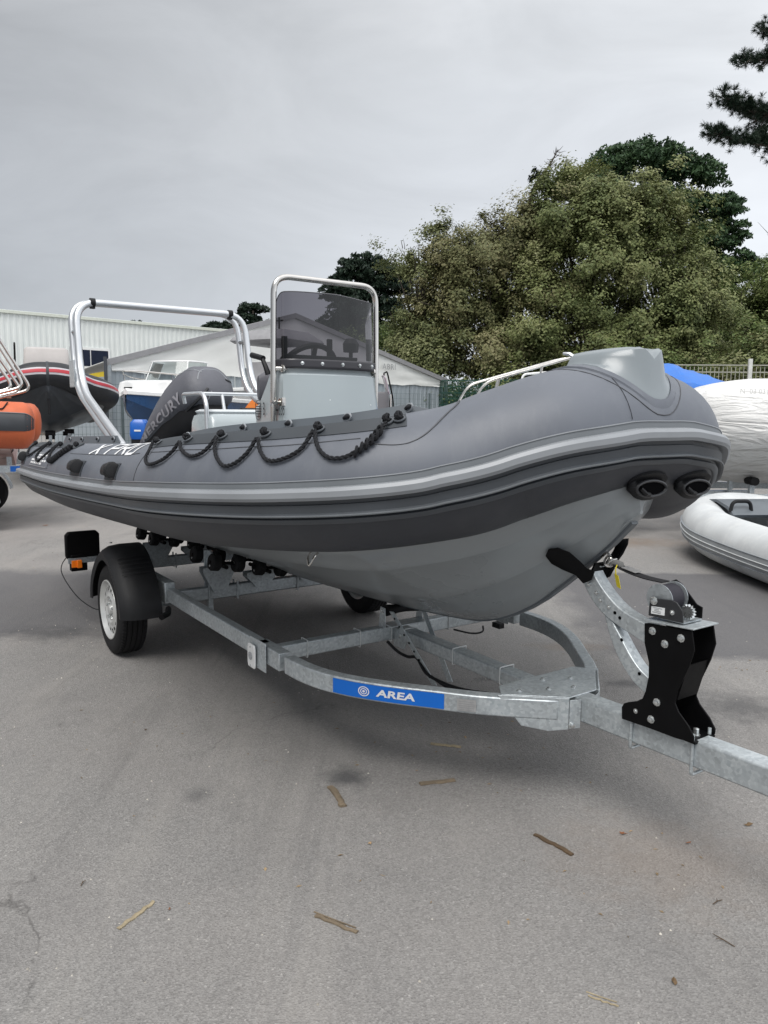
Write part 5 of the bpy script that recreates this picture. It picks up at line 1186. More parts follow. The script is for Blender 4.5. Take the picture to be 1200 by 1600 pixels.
simple_trailer('boat_trailer', 'galvanised trailer with blue sticker under the orange boat at the left edge', (o0.x, o0.y), atan2(OD.y, OD.x), zb=.78, u0=-2.25, wu=-1.35, hw=.80, fender=ALU, supports=[(-1.8, .4, 1.0), (-1.8, -.4, 1.0), (1.2, .4, 1.0), (1.2, -.4, 1.0)], sticker=(-2.02, -.828, .36, BLUE))

# ---- moulded motor boats
def motor_boat(name, label, loc, rz, L=4.6, W=1.9, zk=.75, zg=1.7, hull_m=WHITEG, top_m=WHITEG, cabin=True, rail=True, group=None, screen_z=.55, cab=(-.25, .9), cat='boat', rail_h=.38):
    b = thing(name, label, cat, (*loc, zk), rz, group); X = lambda mb, nm, m, par=None, **k: mb.build(nm, m, par or b, True, zk, **k)
    rings = []; gun = []; st = np.linspace(0, 1, 18)
    for t in st:
        u = -L / 2 + L * t; hw = W / 2 * (1 - max(0, (t - .45) / .55) ** 2.4) * (.92 + .08 * min(1, t * 3)); hw = max(hw, .02)
        z1 = zg + .16 * t * t; kk = zk + (z1 - zk) * .62 * max(0, (t - .72) / .28) ** 1.8; ch = .78 * hw; zc = kk + (z1 - kk) * (.36 + .12 * t)
        sec = [(0, kk), (ch * .5, kk + (zc - kk) * .48), (ch, zc), (ch + .03 * (hw > .1), zc + .012), (hw * .97, z1 - .12), (hw, z1 - .10)]
        rings.append([(u, v, w) for v, w in sec] + [(u, -v, w) for v, w in sec[::-1]]); gun.append((u, hw, z1))
    X(MB().ring(rings, closed=False, cap=False), 'hull', hull_m, ang=30)
    g2 = []
    for (u, hw, z) in gun:
        g2.append([(u, hw * .98, z - .11), (u, hw + .03, z - .10), (u, hw + .03, z - .03), (u, hw * .97, z), (u, hw * .5, z + .03), (u, -hw * .5, z + .03), (u, -hw * .97, z), (u, -hw - .03, z - .03), (u, -hw - .03, z - .10), (u, -hw * .98, z - .11)])
    X(MB().ring(g2), 'deck', top_m, ang=35)
    X(MB().box((-L / 2 + .03, 0, (zk + zg) / 2 + .1), (.06, W * .86, (zg - zk) * .8)), 'transom', hull_m)
    if cabin:
        a, c = cab; z0 = zg + .04
        cb = X(MB().ring([rrect(a, c, W * .34, z0 - .02, .15), rrect(a, c - .08, W * .32, z0 + .30, .15), rrect(a + .05, c - .22, W * .30, z0 + .36, .15)]), 'cabin', top_m)
        X(MB().box((c - .05, W * .18, z0 + .16), (.06, .20, .07)), 'cabin_vent', BLACKHOLE, cb)
        ps = [(a - .2, W * .30), (a + .25, W * .30), (a + .48, W * .24), (a + .58, 0), (a + .48, -W * .24), (a + .25, -W * .30), (a - .2, -W * .30)]
        ps = spline([(u, v, 0) for u, v in ps], 4)
        X(MB().ring([[(u, v, z0 + .34) for u, v, _ in ps], [(u - .22, v * .86, z0 + .34 + screen_z) for u, v, _ in ps]], closed=False, cap=False), 'windscreen', GLASS, cb)
        X(MB().tube([(u - .22, v * .86, z0 + .34 + screen_z) for u, v, _ in ps], .02, 6), 'screen_frame', WHITEG, cb)
        for q in (0, len(ps) // 3, -1 - len(ps) // 3, -1):
            u, v, _ = ps[q]; X(MB().tube([(u, v, z0 + .34), (u - .22, v * .86, z0 + .34 + screen_z)], .016, 6), 'screen_frame', WHITEG, cb)
    if rail:
        rp_ = [(u, hw * .9, z + (rail_h if i > 8 else rail_h * (i - 6) / 3)) for i, (u, hw, z) in enumerate(gun) if 6 <= i < 17]
        pts = rp_ + [(L / 2 + .02, 0, gun[-1][2] + rail_h * .95)] + [(u, -v, w) for u, v, w in rp_[::-1]]
        ro = X(MB().tube(spline(pts, 2), .017, 8), 'bow_rail', STEEL)
        for i in (8, 11, 14):
            u, hw, z = gun[i]
            for s_ in (1, -1): X(MB().tube([(u - .05, s_ * hw * .9, z), (u, s_ * hw * .9, z + (rail_h if i > 8 else rail_h * .67))], .013, 6), 'rail_post', STEEL, ro)
    return b, X
def glass():
    m = bpy.data.materials.new('boat_screen_glass'); m.use_nodes = True; t = m.node_tree; t.nodes.clear()
    o = t.nodes.new('ShaderNodeOutputMaterial'); tr = t.nodes.new('ShaderNodeBsdfTransparent'); gl = t.nodes.new('ShaderNodeBsdfGlossy'); mx = t.nodes.new('ShaderNodeMixShader'); fr = t.nodes.new('ShaderNodeFresnel')
    tr.inputs[0].default_value = (.55, .60, .60, 1); gl.inputs['Roughness'].default_value = .05; fr.inputs[0].default_value = 1.5
    t.links.new(fr.outputs[0], mx.inputs[0]); t.links.new(tr.outputs[0], mx.inputs[1]); t.links.new(gl.outputs[0], mx.inputs[2]); t.links.new(mx.outputs[0], o.inputs[0]); return m
GLASS = glass()
NAVYH = mat('navy_hull', (.02, .065, .16), rough=.25, var=.15, vscale=1.5, coat=.3)
rzb = atan2(-.80, -.25)
motor_boat('motor_boat', 'white motor boat with navy blue hull and rounded windscreen, behind the covered outboard', (-5.0, 19.4), rzb, L=4.8, W=2.35, zk=.85, zg=1.84, hull_m=NAVYH, rail_h=.42, screen_z=.50, cab=(.35, 1.75))
simple_trailer('boat_trailer', 'galvanised trailer under the navy hulled motor boat', (-4.75, 19.6), rzb, zb=.55, u0=-2, u1=1.2, u2=2.6, wu=-.5, supports=[(1.0, 0, .92), (-1.5, .35, .98), (-1.5, -.35, .98), (0, 0, .90)])
motor_boat('motor_boat', 'white motor boat with arched steel bow rail, hidden behind the grey bow', (1.95, 9.9), atan2(.10, 1), L=3.2, W=1.5, zk=.70, zg=1.50, cabin=False, rail=False)
wb = bpy.data.objects['motor_boat.001'] if 'motor_boat.001' in bpy.data.objects else None
Xw = lambda mb, nm, m, par=None, **k: mb.build(nm, m, par or wb, False, 0, **k)
# rail given in the boat's own frame
rr_ = fillet([(-.95, -.45, .95), (-.80, -.45, 1.22), (.45, -.44, 1.58), (.75, -.34, 1.60), (1.10, 0, 1.52), (.75, .40, 1.60), (.45, .48, 1.58), (-.80, .5, 1.22), (-.95, .5, .95)], [.12, .3, .2, .3, .2, .3, .12], 6)
ro = Xw(MB().tube(rr_, .016, 8), 'bow_rail', STEEL)
for (u, v, z) in ((-.62, -.45, 1.26), (-.10, -.45, 1.42), (.38, -.44, 1.55), (-.4, .5, 1.33), (.2, .5, 1.50)): Xw(MB().tube([(u - .10, v, .85), (u, v, z)], .013, 6), 'rail_post', STEEL, ro)
Xw(MB().tube(fillet([(-.32, -.25, .85), (-.28, -.25, 1.33), (.30, -.25, 1.38), (.34, -.25, .85)], .06, 5), .014, 8), 'grab_rail', WHITEG)
Xw(MB().ring([rrect(-.25, .35, .30, .88, .1), rrect(-.18, .22, .26, 1.18, .1)]), 'console', mat('pale_blue_console', (.45, .55, .60), rough=.4), )
simple_trailer('boat_trailer', 'galvanised trailer under the white boat behind the grey bow', (1.95, 9.9), atan2(.10, 1), zb=.50, u0=-1.3, u1=.8, u2=2.0, wu=-.5, hw=.6, supports=[(.7, 0, .69), (-1.1, .3, .76), (-1.1, -.3, .76)])
# hardtop boat
ht, Xh = motor_boat('hardtop_boat', 'fishing boat with grey flat hardtop roof in front of the marquee, seen through the windscreen', (-3.35, 24.6), atan2(-.5, .86), L=5.0, W=2.2, zk=1.1, zg=2.25, cabin=False, rail=False)
GH = mat('grey_hardtop', (.22, .22, .23), rough=.6, var=.1)
Xh(MB().ring([rrect(-1.05, .95, .95, 3.62, .1), rrect(-1.15, 1.05, 1.05, 3.70, .1), rrect(-1.1, 1.0, 1.0, 3.78, .1), rrect(-.8, .7, .7, 4.02, .1)]), 'hardtop', GH)
for u in (-.85, .75):
    for v in (-.75, .75): Xh(MB().tube([(u, v, 2.2), (u, v, 3.66)], .04, 8), 'post', GH)
Xh(MB().ring([rrect(-.75, .7, .8, 2.2, .1), rrect(-.7, .55, .75, 3.05, .1)]), 'wheelhouse', mat('grey_wheelhouse', (.30, .30, .31), rough=.6, var=.1))
Xh(MB().tube([(.1, .1, 4.0), (.1, .1, 4.45)], .03, 6).box((.1, .1, 4.35), (.3, .04, .04)), 'aerial', BLACKM)
simple_trailer('boat_trailer', 'galvanised trailer under the hardtop fishing boat', (-3.35, 24.6), atan2(-.5, .86), zb=.6, wu=-.4, u2=3.0, supports=[(1.0, 0, 1.08), (-1.5, .35, 1.2), (-1.5, -.35, 1.2)])

# ---- orange and black inflatable behind the console, with lilac screen
d2 = Vector((.995, .10)).normalized(); q0 = Vector((-1.55, 12.7))
ib = thing('inflatable_boat', 'orange and black inflatable boat with a lilac console screen, behind the grey console', 'boat', (q0.x, q0.y, .45), atan2(d2.y, d2.x))
T4 = Tube([(u * .78, v * .85, .95 + (w - 1.03) * .5) for u, v, w in MAIN_CTRL], .22, n=5); K4 = [(u * .78, .42 + (w - .47) * .6) for u, w in KEEL]
tb4 = T4.skin().build('tube', ORG, ib, True, .45, ang=60)
T4.band(arc_prof(-25, 15, .01)).build('strake', BLK, tb4, True, .45)
mb = MB(); rings = []
for u in np.linspace(-1.5, 2.5, 14):
    i = T4.iu(u); c = T4.at(i, 180); wk = float(np.interp(u, [k[0] for k in K4], [k[1] for k in K4])); rings.append([(u, 0, min(wk, .9)), (u, c[1], .85), (u, c[1], .95), (u, -c[1], .95), (u, -c[1], .85)])
mb.ring(rings).build('hull', GEL_D, ib, True, .45)
def XI(mb, nm, m, par=None, **k): return mb.build(nm, m, par or ib, True, .45, **k)
LIL = mat('lilac_screen', (.42, .36, .42), rough=.2, var=.12, vscale=4, coat=.3)
cs = XI(MB().ring([rrect(1.2, 1.62, .30, .9, .06), rrect(1.25, 1.60, .29, 1.84, .06), rrect(1.28, 1.58, .27, 1.88, .06)]), 'console', mat('dark_console', (.10, .10, .11), rough=.4))
XI(MB().extrude([(1.60, -.24, 1.84), (1.60, .24, 1.84), (1.54, .22, 2.10), (1.51, .17, 2.15), (1.51, -.17, 2.15), (1.54, -.22, 2.10)], (.012, 0, 0)), 'screen', LIL, cs)
XI(MB().tube(fillet([(1.66, .32, .95), (1.66, .32, 1.75), (1.56, .29, 2.20), (1.56, -.29, 2.20), (1.66, -.32, 1.75), (1.66, -.32, .95)], [.1, .08, .08, .1], 5), .013, 8), 'hoop_rail', BLACKM, cs)
XI(MB().box((1.64, .10, 1.74), (.02, .10, .20)), 'notice', WHITE, cs)
XI(MB().ring([rrect(1.75, 2.3, .22, 1.35, .08), rrect(1.72, 2.3, .24, 1.55, .08), rrect(1.75, 2.25, .2, 1.60, .08)]), 'seat', BLACKP)
XI(MB().ring([rrect(-.9, .2, .25, 1.0, .1), rrect(-.9, .15, .25, 1.45, .1), rrect(-.8, .05, .2, 1.60, .1)]), 'seat', BLACKP)
XI(MB().ring([[(u, v * k, w) for v, w in ((-.24, 1.2), (.24, 1.2), (.16, z), (-.16, z))] for u, k, z in ((-.80, .3, 1.50), (-.68, .5, 1.66), (-.52, .5, 1.84), (-.42, .3, 1.90))]), 'orange_cowl', mat('orange_gel', (.70, .20, .03), rough=.3, var=.15))
simple_trailer('boat_trailer', 'galvanised trailer under the orange and black boat', (q0.x, q0.y), atan2(d2.y, d2.x), zb=.36, u0=-1.3, u1=1.3, u2=2.6, wu=-.2, hw=.6)
# ---- blue outboard on a stand
om = thing('outboard_motor', 'blue and black outboard motor on a stand, left of the grey motor cover', 'motor', (-4.50, 14.2, 0), 0)
om_b = mat('blue_cowl', (.01, .10, .42), rough=.3, var=.1)
MB().ring([rrect(-.14, .14, .13, 1.02, .05), rrect(-.16, .16, .15, 1.10, .05), rrect(-.15, .15, .14, 1.32, .05), rrect(-.10, .10, .10, 1.38, .04)]).build('cowl', om_b, om)
MB().box((0, 0, .97), (.26, .24, .10)).box((.05, 0, .72), (.12, .10, .45)).lathe((.05, 0, .46), (1, 0, 0), [(-.16, .01), (-.08, .045), (.10, .05), (.16, .02)], 12, cap=True).build('leg', BLACKP, om)
MB().box((.12, 0, 1.16), (.01, .002, .02)).box((.0, -.152, 1.18), (.12, .003, .03)).build('badge', WHITEL, om)
st_ = MB().box((.28, 0, .90), (.06, .34, .12))
for y in (-.15, .15): st_.tube([(.30, y, .90), (.45, y * 1.6, 0.02)], .02, 6).tube([(.28, y, .90), (-.30, y * 1.6, .02)], .02, 6)
st_.build('stand', BLACKM, om)

# ---- boat under white shrink wrap, right edge
def wrap_mat():
    m = mat('white_shrink_wrap', (.66, .66, .65), rough=.42, var=.06, vscale=1.6, spec=.45)
    t = m.node_tree; P = t.nodes['Principled BSDF']; tc = t.nodes['Texture Coordinate']
    mp = t.nodes.new('ShaderNodeMapping'); mp.inputs['Scale'].default_value = (1.2, 1.2, 5.0); mp.inputs['Rotation'].default_value = (0, .35, 0); t.links.new(tc.outputs['Object'], mp.inputs[0])
    n1 = t.nodes.new('ShaderNodeTexNoise'); n1.inputs['Scale'].default_value = 1.3; n1.inputs['Detail'].default_value = 6; n1.inputs['Distortion'].default_value = 2.2; t.links.new(mp.outputs[0], n1.inputs['Vector'])
    n2 = t.nodes.new('ShaderNodeTexNoise'); n2.noise_type = 'RIDGED_MULTIFRACTAL'; n2.inputs['Scale'].default_value = 1.5; n2.inputs['Detail'].default_value = 3; t.links.new(mp.outputs[0], n2.inputs['Vector'])
    a = t.nodes.new('ShaderNodeMath'); a.operation = 'ADD'; t.links.new(n1.outputs[0], a.inputs[0])
    b_ = t.nodes.new('ShaderNodeMath'); b_.operation = 'MULTIPLY'; b_.inputs[1].default_value = .35; t.links.new(n2.outputs[0], b_.inputs[0]); t.links.new(b_.outputs[0], a.inputs[1])
    bp = t.nodes.new('ShaderNodeBump'); bp.inputs['Strength'].default_value = .75; bp.inputs['Distance'].default_value = .08; t.links.new(a.outputs[0], bp.inputs['Height']); t.links.new(bp.outputs[0], P.inputs['Normal']); return m
cb = thing('wrapped_boat', 'boat shrink wrapped in white film at the right edge, behind the grey bow', 'boat', (6.3, 10.2, .66), 0.0)
rings = []
from mathutils import noise as mn
for k in range(46):
    t = k / 45; x = -2.45 + 5.0 * t; e_ = min(1, t / .22); f = (1 - (1 - e_) ** 2.3) ** .5 if e_ < 1 else 1
    f = max(f, .04); ring = []
    for j in range(56):
        a = 2 * pi * j / 56; ca, sa = cos(a), sin(a)
        y = (.95 * f + .05) * (1 if ca > 0 else -1) * abs(ca) ** .8; z = .70 + (.66 if sa > 0 else .70) * (f ** .55) * (1 if sa > 0 else -1) * abs(sa) ** (.62 if sa > 0 else 1.15)
        if sa < 0: y *= 1 - .45 * abs(sa) ** 1.5
        w = mn.noise(Vector((x * 1.6 + z * 2.2, y * 2.0, z * 4.5))) * .028 + mn.noise(Vector((x * 5 + z * 7, y * 5, z * 14))) * .010
        ring.append((x, y * (1 + w), z * (1 + .3 * w) + w * .2))
    rings.append(ring)
MB().ring(rings).build('shrink_wrap', wrap_mat(), cb, ang=180)
for tx_, sz, x, z in (('N  03 0310957', .085, -1.85, 1.17), ('001 195', .07, -1.62, 1.05)):
    q = text_mb(tx_, sz); q.xf(lambda p: (x + p[0], -1.018 , z + p[1])).build('faint_lettering', mat('faint_print', (.56, .56, .55), rough=.6), cb, smooth=False)
tt, XT = simple_trailer('boat_trailer', 'grey trailer with a teal sticker under the white wrapped boat', (6.2, 10.1), 0.0, zb=.56, u0=-2.75, u1=1.8, u2=3.4, wu=.6, hw=.85, supports=[(-1.5, .3, .72), (-1.5, -.3, .72), (1.2, .3, .72), (1.2, -.3, .72)], sticker=(-1.95, .878, .62, mat('teal_sticker', (.18, .48, .52), rough=.4)))
XT(MB().tube([(-2.42, .85, .60), (-2.42, .85, .05)], .022, 8).box((-2.42, .85, .02), (.10, .10, .03)), 'prop_stand', mat('rusty_prop', (.22, .13, .09), rough=.8, var=.3))
XT(MB().lathe((-2.5, .80, .80), (0, 1, 0), [(0, .015), (0, .045), (.12, .045), (.12, .015)], 12, cap=True).box((-2.5, .85, .70), (.05, .05, .2)), 'winch_roller', GALV)
# ---- boat under blue tarpaulin
bt = thing('tarped_boat', 'small boat under a peaked bright blue tarpaulin beyond the grey bow', 'boat', (5.02, 13.6, .6), 0)
rings = []
for k in range(25):
    t = k / 24; x = -1.05 + 2.1 * t; top = 2.0 + .50 * max(0, 1 - abs(t - .47) / .50) ** .9 + .05 * sin(9 * t)
    rings.append([(x, y, z + .012 * sin(x * 23 + y * 9)) for y, z in ((-.9, 1.25), (-.88 - .02 * sin(x * 14), 1.7), (-.72, 1.95 + (top - 2) * .3), (-.35, 1.98 + (top - 2) * .75), (0, top), (.35, 1.98 + (top - 2) * .75), (.72, 1.95), (.88, 1.7), (.9, 1.25))])
MB().ring(rings, closed=False, cap=False).build('tarpaulin', mat('blue_tarpaulin', (.02, .14, .50), rough=.45, var=.12, vscale=4, bump=.6, bscale=6), bt, False, .6, ang=25)
MB().ring([[(x, y * k, z) for y, z in ((0, .62), (.7, .95), (.85, 1.5), (-.85, 1.5), (-.7, .95))] for x, k in ((-1.0, .9), (0, 1), (.6, .9), (1.0, .5))]).build('hull', WHITEG, bt, False, .6)
simple_trailer('boat_trailer', 'galvanised trailer under the blue tarpaulin boat', (5.02, 13.6), 0.0, zb=.50, u0=-1.0, u1=.8, u2=1.8, wu=-.2, hw=.7)

# ---- pale dinghy lying on the asphalt
dg = thing('dinghy', 'pale grey inflatable dinghy lying on the asphalt at the right edge', 'dinghy', (4.22, 7.25, 0), radians(96))
DC = [(-2.0, .68, .27), (-1, .70, .27), (0, .70, .28), (.8, .66, .31), (1.35, .48, .36), (1.62, .22, .40), (1.68, 0, .41)]
T5 = Tube(DC, .245, cone=.35, n=8); DG = fabric('tube_fabric_pale', (.50, .52, .53)); 
tb5 = T5.skin().build('tube', DG, dg, True, 0, ang=60)
T5.band(arc_prof(-24, 8, .004, n=6)).build('strake', mat('pale_strake', (.33, .35, .36), rough=.5), tb5, True, 0)
for a in (8, -4, -14, -24): T5.band([(a - .8, .003), (a, .014), (a + .8, .003), (a, -.002)]).build('strake_rib', mat('strake_rib_grey', (.20, .22, .24), rough=.5) if a in (8, -24) else DG, tb5, True, 0)
mb = MB(); mb.ring([[(u, v, .16 + .05 * (u > 1)) for v in (-.5, .5)] + [(u, .5, .12), (u, -.5, .12)] for u in np.linspace(-1.9, 1.4, 10)]).build('floor', FLAP_M, dg, True, 0)
MB().ring([[(1.50 - x, v, z) for x, z in ((0, .60), (.25, .63), (.50, .58), (.62, .50), (.60, .47), (.48, .55), (.25, .60), (0, .57))] for v in (-.42, -.2, .2, .42)]).build('bow_dodger', FLAP_M, dg, True, 0)
for v, a in ((.45, .0), (-.30, .0)):
    MB().tube(fillet([(.95, v - .12, .52), (.95, v - .10, .64), (.95, v + .10, .64), (.95, v + .12, .52)], .07, 6), .020, 8).build('handle', BLACKP, dg, True, 0)
MB().box((.55, .15, .42), (.5, .5, .10)).build('folded_bag', mat('grey_bag', (.12, .12, .13), rough=.8, bump=.6, bscale=9), dg, True, 0, bevel=.03)
for u in (.55, -.55):
    i = T5.iu(u); c = Vector(T5.at(i, -38, .0)); nrm = (Vector(T5.at(i, -38, 1)) - c).normalized(); t_ = Vector(T5.t[int(i)])
    MB().tube(spline([c - t_ * .07, c - t_ * .05 + nrm * .05, c + nrm * .06, c + t_ * .05 + nrm * .05, c + t_ * .07], 5), .017, 8).build('lifting_handle', WHITEG, tb5, True, 0)
# ============================================================ vegetation
def leaf_mat(name, cols, rough=.6, trans=.25):
    m = bpy.data.materials.new(name); m.use_nodes = True; t = m.node_tree; P = t.nodes['Principled BSDF']; L = t.links
    ge = t.nodes.new('ShaderNodeNewGeometry'); r = t.nodes.new('ShaderNodeValToRGB'); cr = r.color_ramp
    tc = t.nodes.new('ShaderNodeTexCoord'); nz = t.nodes.new('ShaderNodeTexNoise'); nz.inputs['Scale'].default_value = .45; nz.inputs['Detail'].default_value = 3; L.new(tc.outputs['Object'], nz.inputs['Vector'])
    a = t.nodes.new('ShaderNodeMath'); a.operation = 'MULTIPLY_ADD'; a.inputs[1].default_value = .45; L.new(ge.outputs['Random Per Island'], a.inputs[0])
    b = t.nodes.new('ShaderNodeMath'); b.operation = 'MULTIPLY_ADD'; b.inputs[1].default_value = 1.5; b.inputs[2].default_value = -.47; L.new(nz.outputs[0], b.inputs[0]); L.new(b.outputs[0], a.inputs[2])
    L.new(a.outputs[0], r.inputs[0])
    while len(cr.elements) < len(cols): cr.elements.new(.5)
    for k, c in enumerate(cols): cr.elements[k].position = k / (len(cols) - 1); cr.elements[k].color = (*c, 1)
    L.new(r.outputs[0], P.inputs['Base Color']); P.inputs['Roughness'].default_value = rough; P.inputs['Specular IOR Level'].default_value = .3
    if trans:
        tr = t.nodes.new('ShaderNodeBsdfTranslucent'); L.new(r.outputs[0], tr.inputs[0]); mx = t.nodes.new('ShaderNodeMixShader'); mx.inputs[0].default_value = trans
        o = t.nodes['Material Output']; L.new(P.outputs[0], mx.inputs[1]); L.new(tr.outputs[0], mx.inputs[2]); L.new(mx.outputs[0], o.inputs[0])
    return m
OLIVE = leaf_mat('olive_autumn_leaves', [(.058, .082, .030), (.100, .128, .044), (.155, .182, .068), (.22, .235, .10), (.33, .335, .18)])
BROWNL = leaf_mat('brown_autumn_leaves', [(.060, .074, .032), (.105, .118, .048), (.158, .162, .070), (.215, .20, .10), (.31, .295, .17)])
GREENL = leaf_mat('green_leaves', [(.045, .075, .024), (.080, .122, .036), (.13, .178, .056), (.20, .235, .09), (.30, .32, .16)])
PALEL = leaf_mat('pale_green_leaves', [(0.072, 0.102, 0.041), (0.123, 0.160, 0.058), (0.189, 0.210, 0.087), (0.261, 0.275, 0.131)])
NEEDLE = leaf_mat('pine_needles', [(.012, .030, .013), (.024, .055, .022), (.042, .082, .032), (.07, .115, .045)], trans=.08)
NEEDLE_D = leaf_mat('dark_pine_needles', [(.005, .012, .008), (.010, .024, .014), (.018, .034, .018)], trans=.05)
BARK = mat('bark', (.055, .045, .036), rough=.9, var=.4, vscale=8, bump=.8, bscale=20)
def quads(C, nrm, size, asp=1.6, jit=.0):
    """C (n,3) centres, nrm (n,3) normals"""
    n = len(C); r = RNG.normal(size=(n, 3)); x = np.cross(nrm, r); x /= np.linalg.norm(x, axis=1)[:, None] + 1e-9; y = np.cross(nrm, x); y /= np.linalg.norm(y, axis=1)[:, None] + 1e-9
    s = (size * RNG.uniform(.6, 1.3, n))[:, None]; x = x * s * asp / 2; y = y * s / 2
    V = np.stack([C - x, C - y * .9 , C + x, C + y * .9], 1).reshape(-1, 3); return V
def quad_mesh(name, V, m, parent=None, kind=None):
    me = bpy.data.meshes.new(name); n = len(V) // 4
    me.vertices.add(len(V)); me.vertices.foreach_set('co', V.astype(np.float32).ravel())
    me.loops.add(len(V)); me.loops.foreach_set('vertex_index', np.arange(len(V), dtype=np.int32))
    me.polygons.add(n); me.polygons.foreach_set('loop_start', np.arange(0, 4 * n, 4, dtype=np.int32)); me.polygons.foreach_set('loop_total', np.full(n, 4, np.int32))
    me.update(); me.materials.append(m); o = bpy.data.objects.new(name, me); COL.objects.link(o)
    if parent: o.parent = parent
    if kind: o['kind'] = kind
    return o
def clump_points(c, r, n, per, cr):
    """boughs of sprays of leaves filling an ellipsoid c, r: n sprays, per leaves each"""
    m = max(3, n // 9); d = RNG.normal(size=(m, 3)); d /= np.linalg.norm(d, axis=1)[:, None]
    rad = RNG.uniform(0, 1, m) ** .26; B_ = np.array(c) + d * rad[:, None] * np.array(r); bs = RNG.uniform(.55, 1.35, m)
    ix = RNG.integers(m, size=n); K = B_[ix] + RNG.normal(size=(n, 3)) * (cr * 1.55 * bs[ix])[:, None] * np.array([1, 1, .85]); dd = d[ix]
    L_ = RNG.normal(size=(n, per, 3)) * cr * RNG.uniform(.35, 1.0, (n, 1, 1)) * np.array([1, 1, .80]); P_ = (K[:, None] + L_).reshape(-1, 3)
    q = (K - B_[ix]); q /= np.linalg.norm(q, axis=1)[:, None] + 1e-6
    nr = L_ / (np.linalg.norm(L_, axis=2)[..., None] + 1e-9) * .6 + dd[:, None] * .6 + q[:, None] * .6 + np.array([0, 0, .8]) + RNG.normal(size=L_.shape) * .45
    nr = nr.reshape(-1, 3); nr /= np.linalg.norm(nr, axis=1)[:, None]; ok = P_[:, 2] > .05; return P_[ok], nr[ok]
def tree(name, label, cat, loc, blobs, m, size=.092, dens=1.0, per=125, cr=.31, trunk=.22, group=None, limbs=True, twigs=0, asp=1.5):
    t = thing(name, label, cat, loc, 0, group); Vs = []
    tm = MB(); top = max(b[0][2] for b in blobs)
    main = [(0, 0, 0), (.1, .05, top * .3), (-.05, .1, top * .6), (.1, 0, top * .95)]
    tm.tube(spline(main, 4), [trunk * (1 - .75 * k / 12) for k in range(13)], 8)
    for (c, r) in blobs:
        vol = r[0] * r[1] * r[2]; n = int(dens * 33 * vol ** .72); P_, nr = clump_points(c, r, max(8, n), per, cr); Vs.append(quads(P_, nr, size, asp))
        if limbs:
            for k in range(5):
                d = RNG.normal(size=3); d /= np.linalg.norm(d); e = np.array(c) + d * np.array(r) * .85; s0 = np.array([0, 0, max(1.0, c[2] * .45)])
                mid = (s0 + e) / 2 + np.array([0, 0, .3]); tm.tube(spline([s0, mid, e], 4), [trunk * .4 * (1 - .85 * j / 8) for j in range(9)], 5)
    for k in range(twigs):
        c, r = blobs[RNG.integers(len(blobs))]; d = RNG.normal(size=3); d[2] = abs(d[2]); d /= np.linalg.norm(d); e = np.array(c) + d * np.array(r) * .75; f = np.array(c) + d * np.array(r) * RNG.uniform(1.05, 1.22) + np.array([0, 0, .1])
        tm.tube([e, (e + f) / 2 + RNG.normal(size=3) * .08, f], [.02, .013, .005], 4)
    tm.build('trunk', BARK, t)
    quad_mesh('crown', np.vstack(Vs), m, t)
    return t
G1 = 'broadleaved trees of the wooded bank'
tree('autumn_tree', 'tall olive and gold autumn tree, the biggest crown in the middle of the wooded bank', 'tree', (9.6, 36.5, 0), [((0, 0, 8.2), (3.6, 3, 3.6)), ((-1.2, -.4, 10.6), (2.2, 2, 2.0)), ((1.4, -.3, 10.3), (2.2, 2, 2.1)), ((2.6, -.6, 6.4), (2.4, 2.2, 2.6)), ((-2.2, -.8, 6.2), (2.6, 2.2, 2.8)), ((.3, -1.2, 4.2), (3.2, 2, 2.2)), ((3.2, 0, 3.6), (1.8, 2, 1.8))], OLIVE, twigs=60, group=G1)
tree('autumn_tree', 'brownish autumn tree with thinning top, left of the biggest crown', 'tree', (5.1, 37.5, 0), [((0, 0, 7.6), (2.9, 2.6, 3.0)), ((1.6, 0, 9.6), (1.9, 1.8, 1.8)), ((-1.5, -.5, 6.4), (2.2, 2, 2.6)), ((.6, -1, 4.4), (3.0, 2, 2.2)), ((.2, 0, 9.4), (1.4, 1.4, 1.5))], BROWNL, twigs=90, dens=.95, group=G1)
tree('autumn_tree', 'slender pale green tree at the left end of the wooded bank', 'tree', (1.9, 38, 0), [((0, 0, 6.6), (1.7, 1.6, 2.4)), ((.5, 0, 9.2), (1.1, 1.1, 1.3)), ((-.9, -.4, 8.6), (.8, .8, .9)), ((.6, -.6, 4.2), (2.0, 1.8, 2.2)), ((-.9, -.3, 4.6), (1.3, 1.3, 1.9))], leaf_mat('pale_olive_leaves', [(.06, .08, .035), (.11, .13, .055), (.17, .185, .08), (.26, .26, .14)]), twigs=40, dens=.8, group=G1)
tree('autumn_tree', 'yellowish green tree at the right of the wooded bank in front of the umbrella pine', 'tree', (13.4, 37.2, 0), [((0, 0, 7.6), (2.3, 2.2, 3.0)), ((-1.0, -.3, 10.2), (1.6, 1.5, 1.7)), ((.6, -.6, 5.0), (1.9, 2, 2.6)), ((-.6, 0, 3.2), (2.2, 2, 1.9))], OLIVE, twigs=40, group=G1)
tree('leafy_tree', 'light green tree partly cut by the right edge of the picture', 'tree', (22.6, 43, 0), [((0, 0, 9.4), (2.6, 2.4, 3.4)), ((-1.4, 0, 7.0), (2.4, 2, 3.0)), ((.5, 0, 4.6), (3.6, 2.4, 3.2)), ((3.5, 0, 8.5), (3.2, 2.4, 4.4))], PALEL, twigs=50, dens=.8)
tree('leafy_tree', 'mid green tree filling the gap below the umbrella pine at right', 'tree', (18.2, 40, 0), [((0, 0, 5.2), (3.2, 2.2, 3.8)), ((2.4, 0, 7.0), (2.2, 2, 2.6)), ((-1.5, 0, 3.6), (2.6, 2, 2.4))], GREENL, twigs=10)
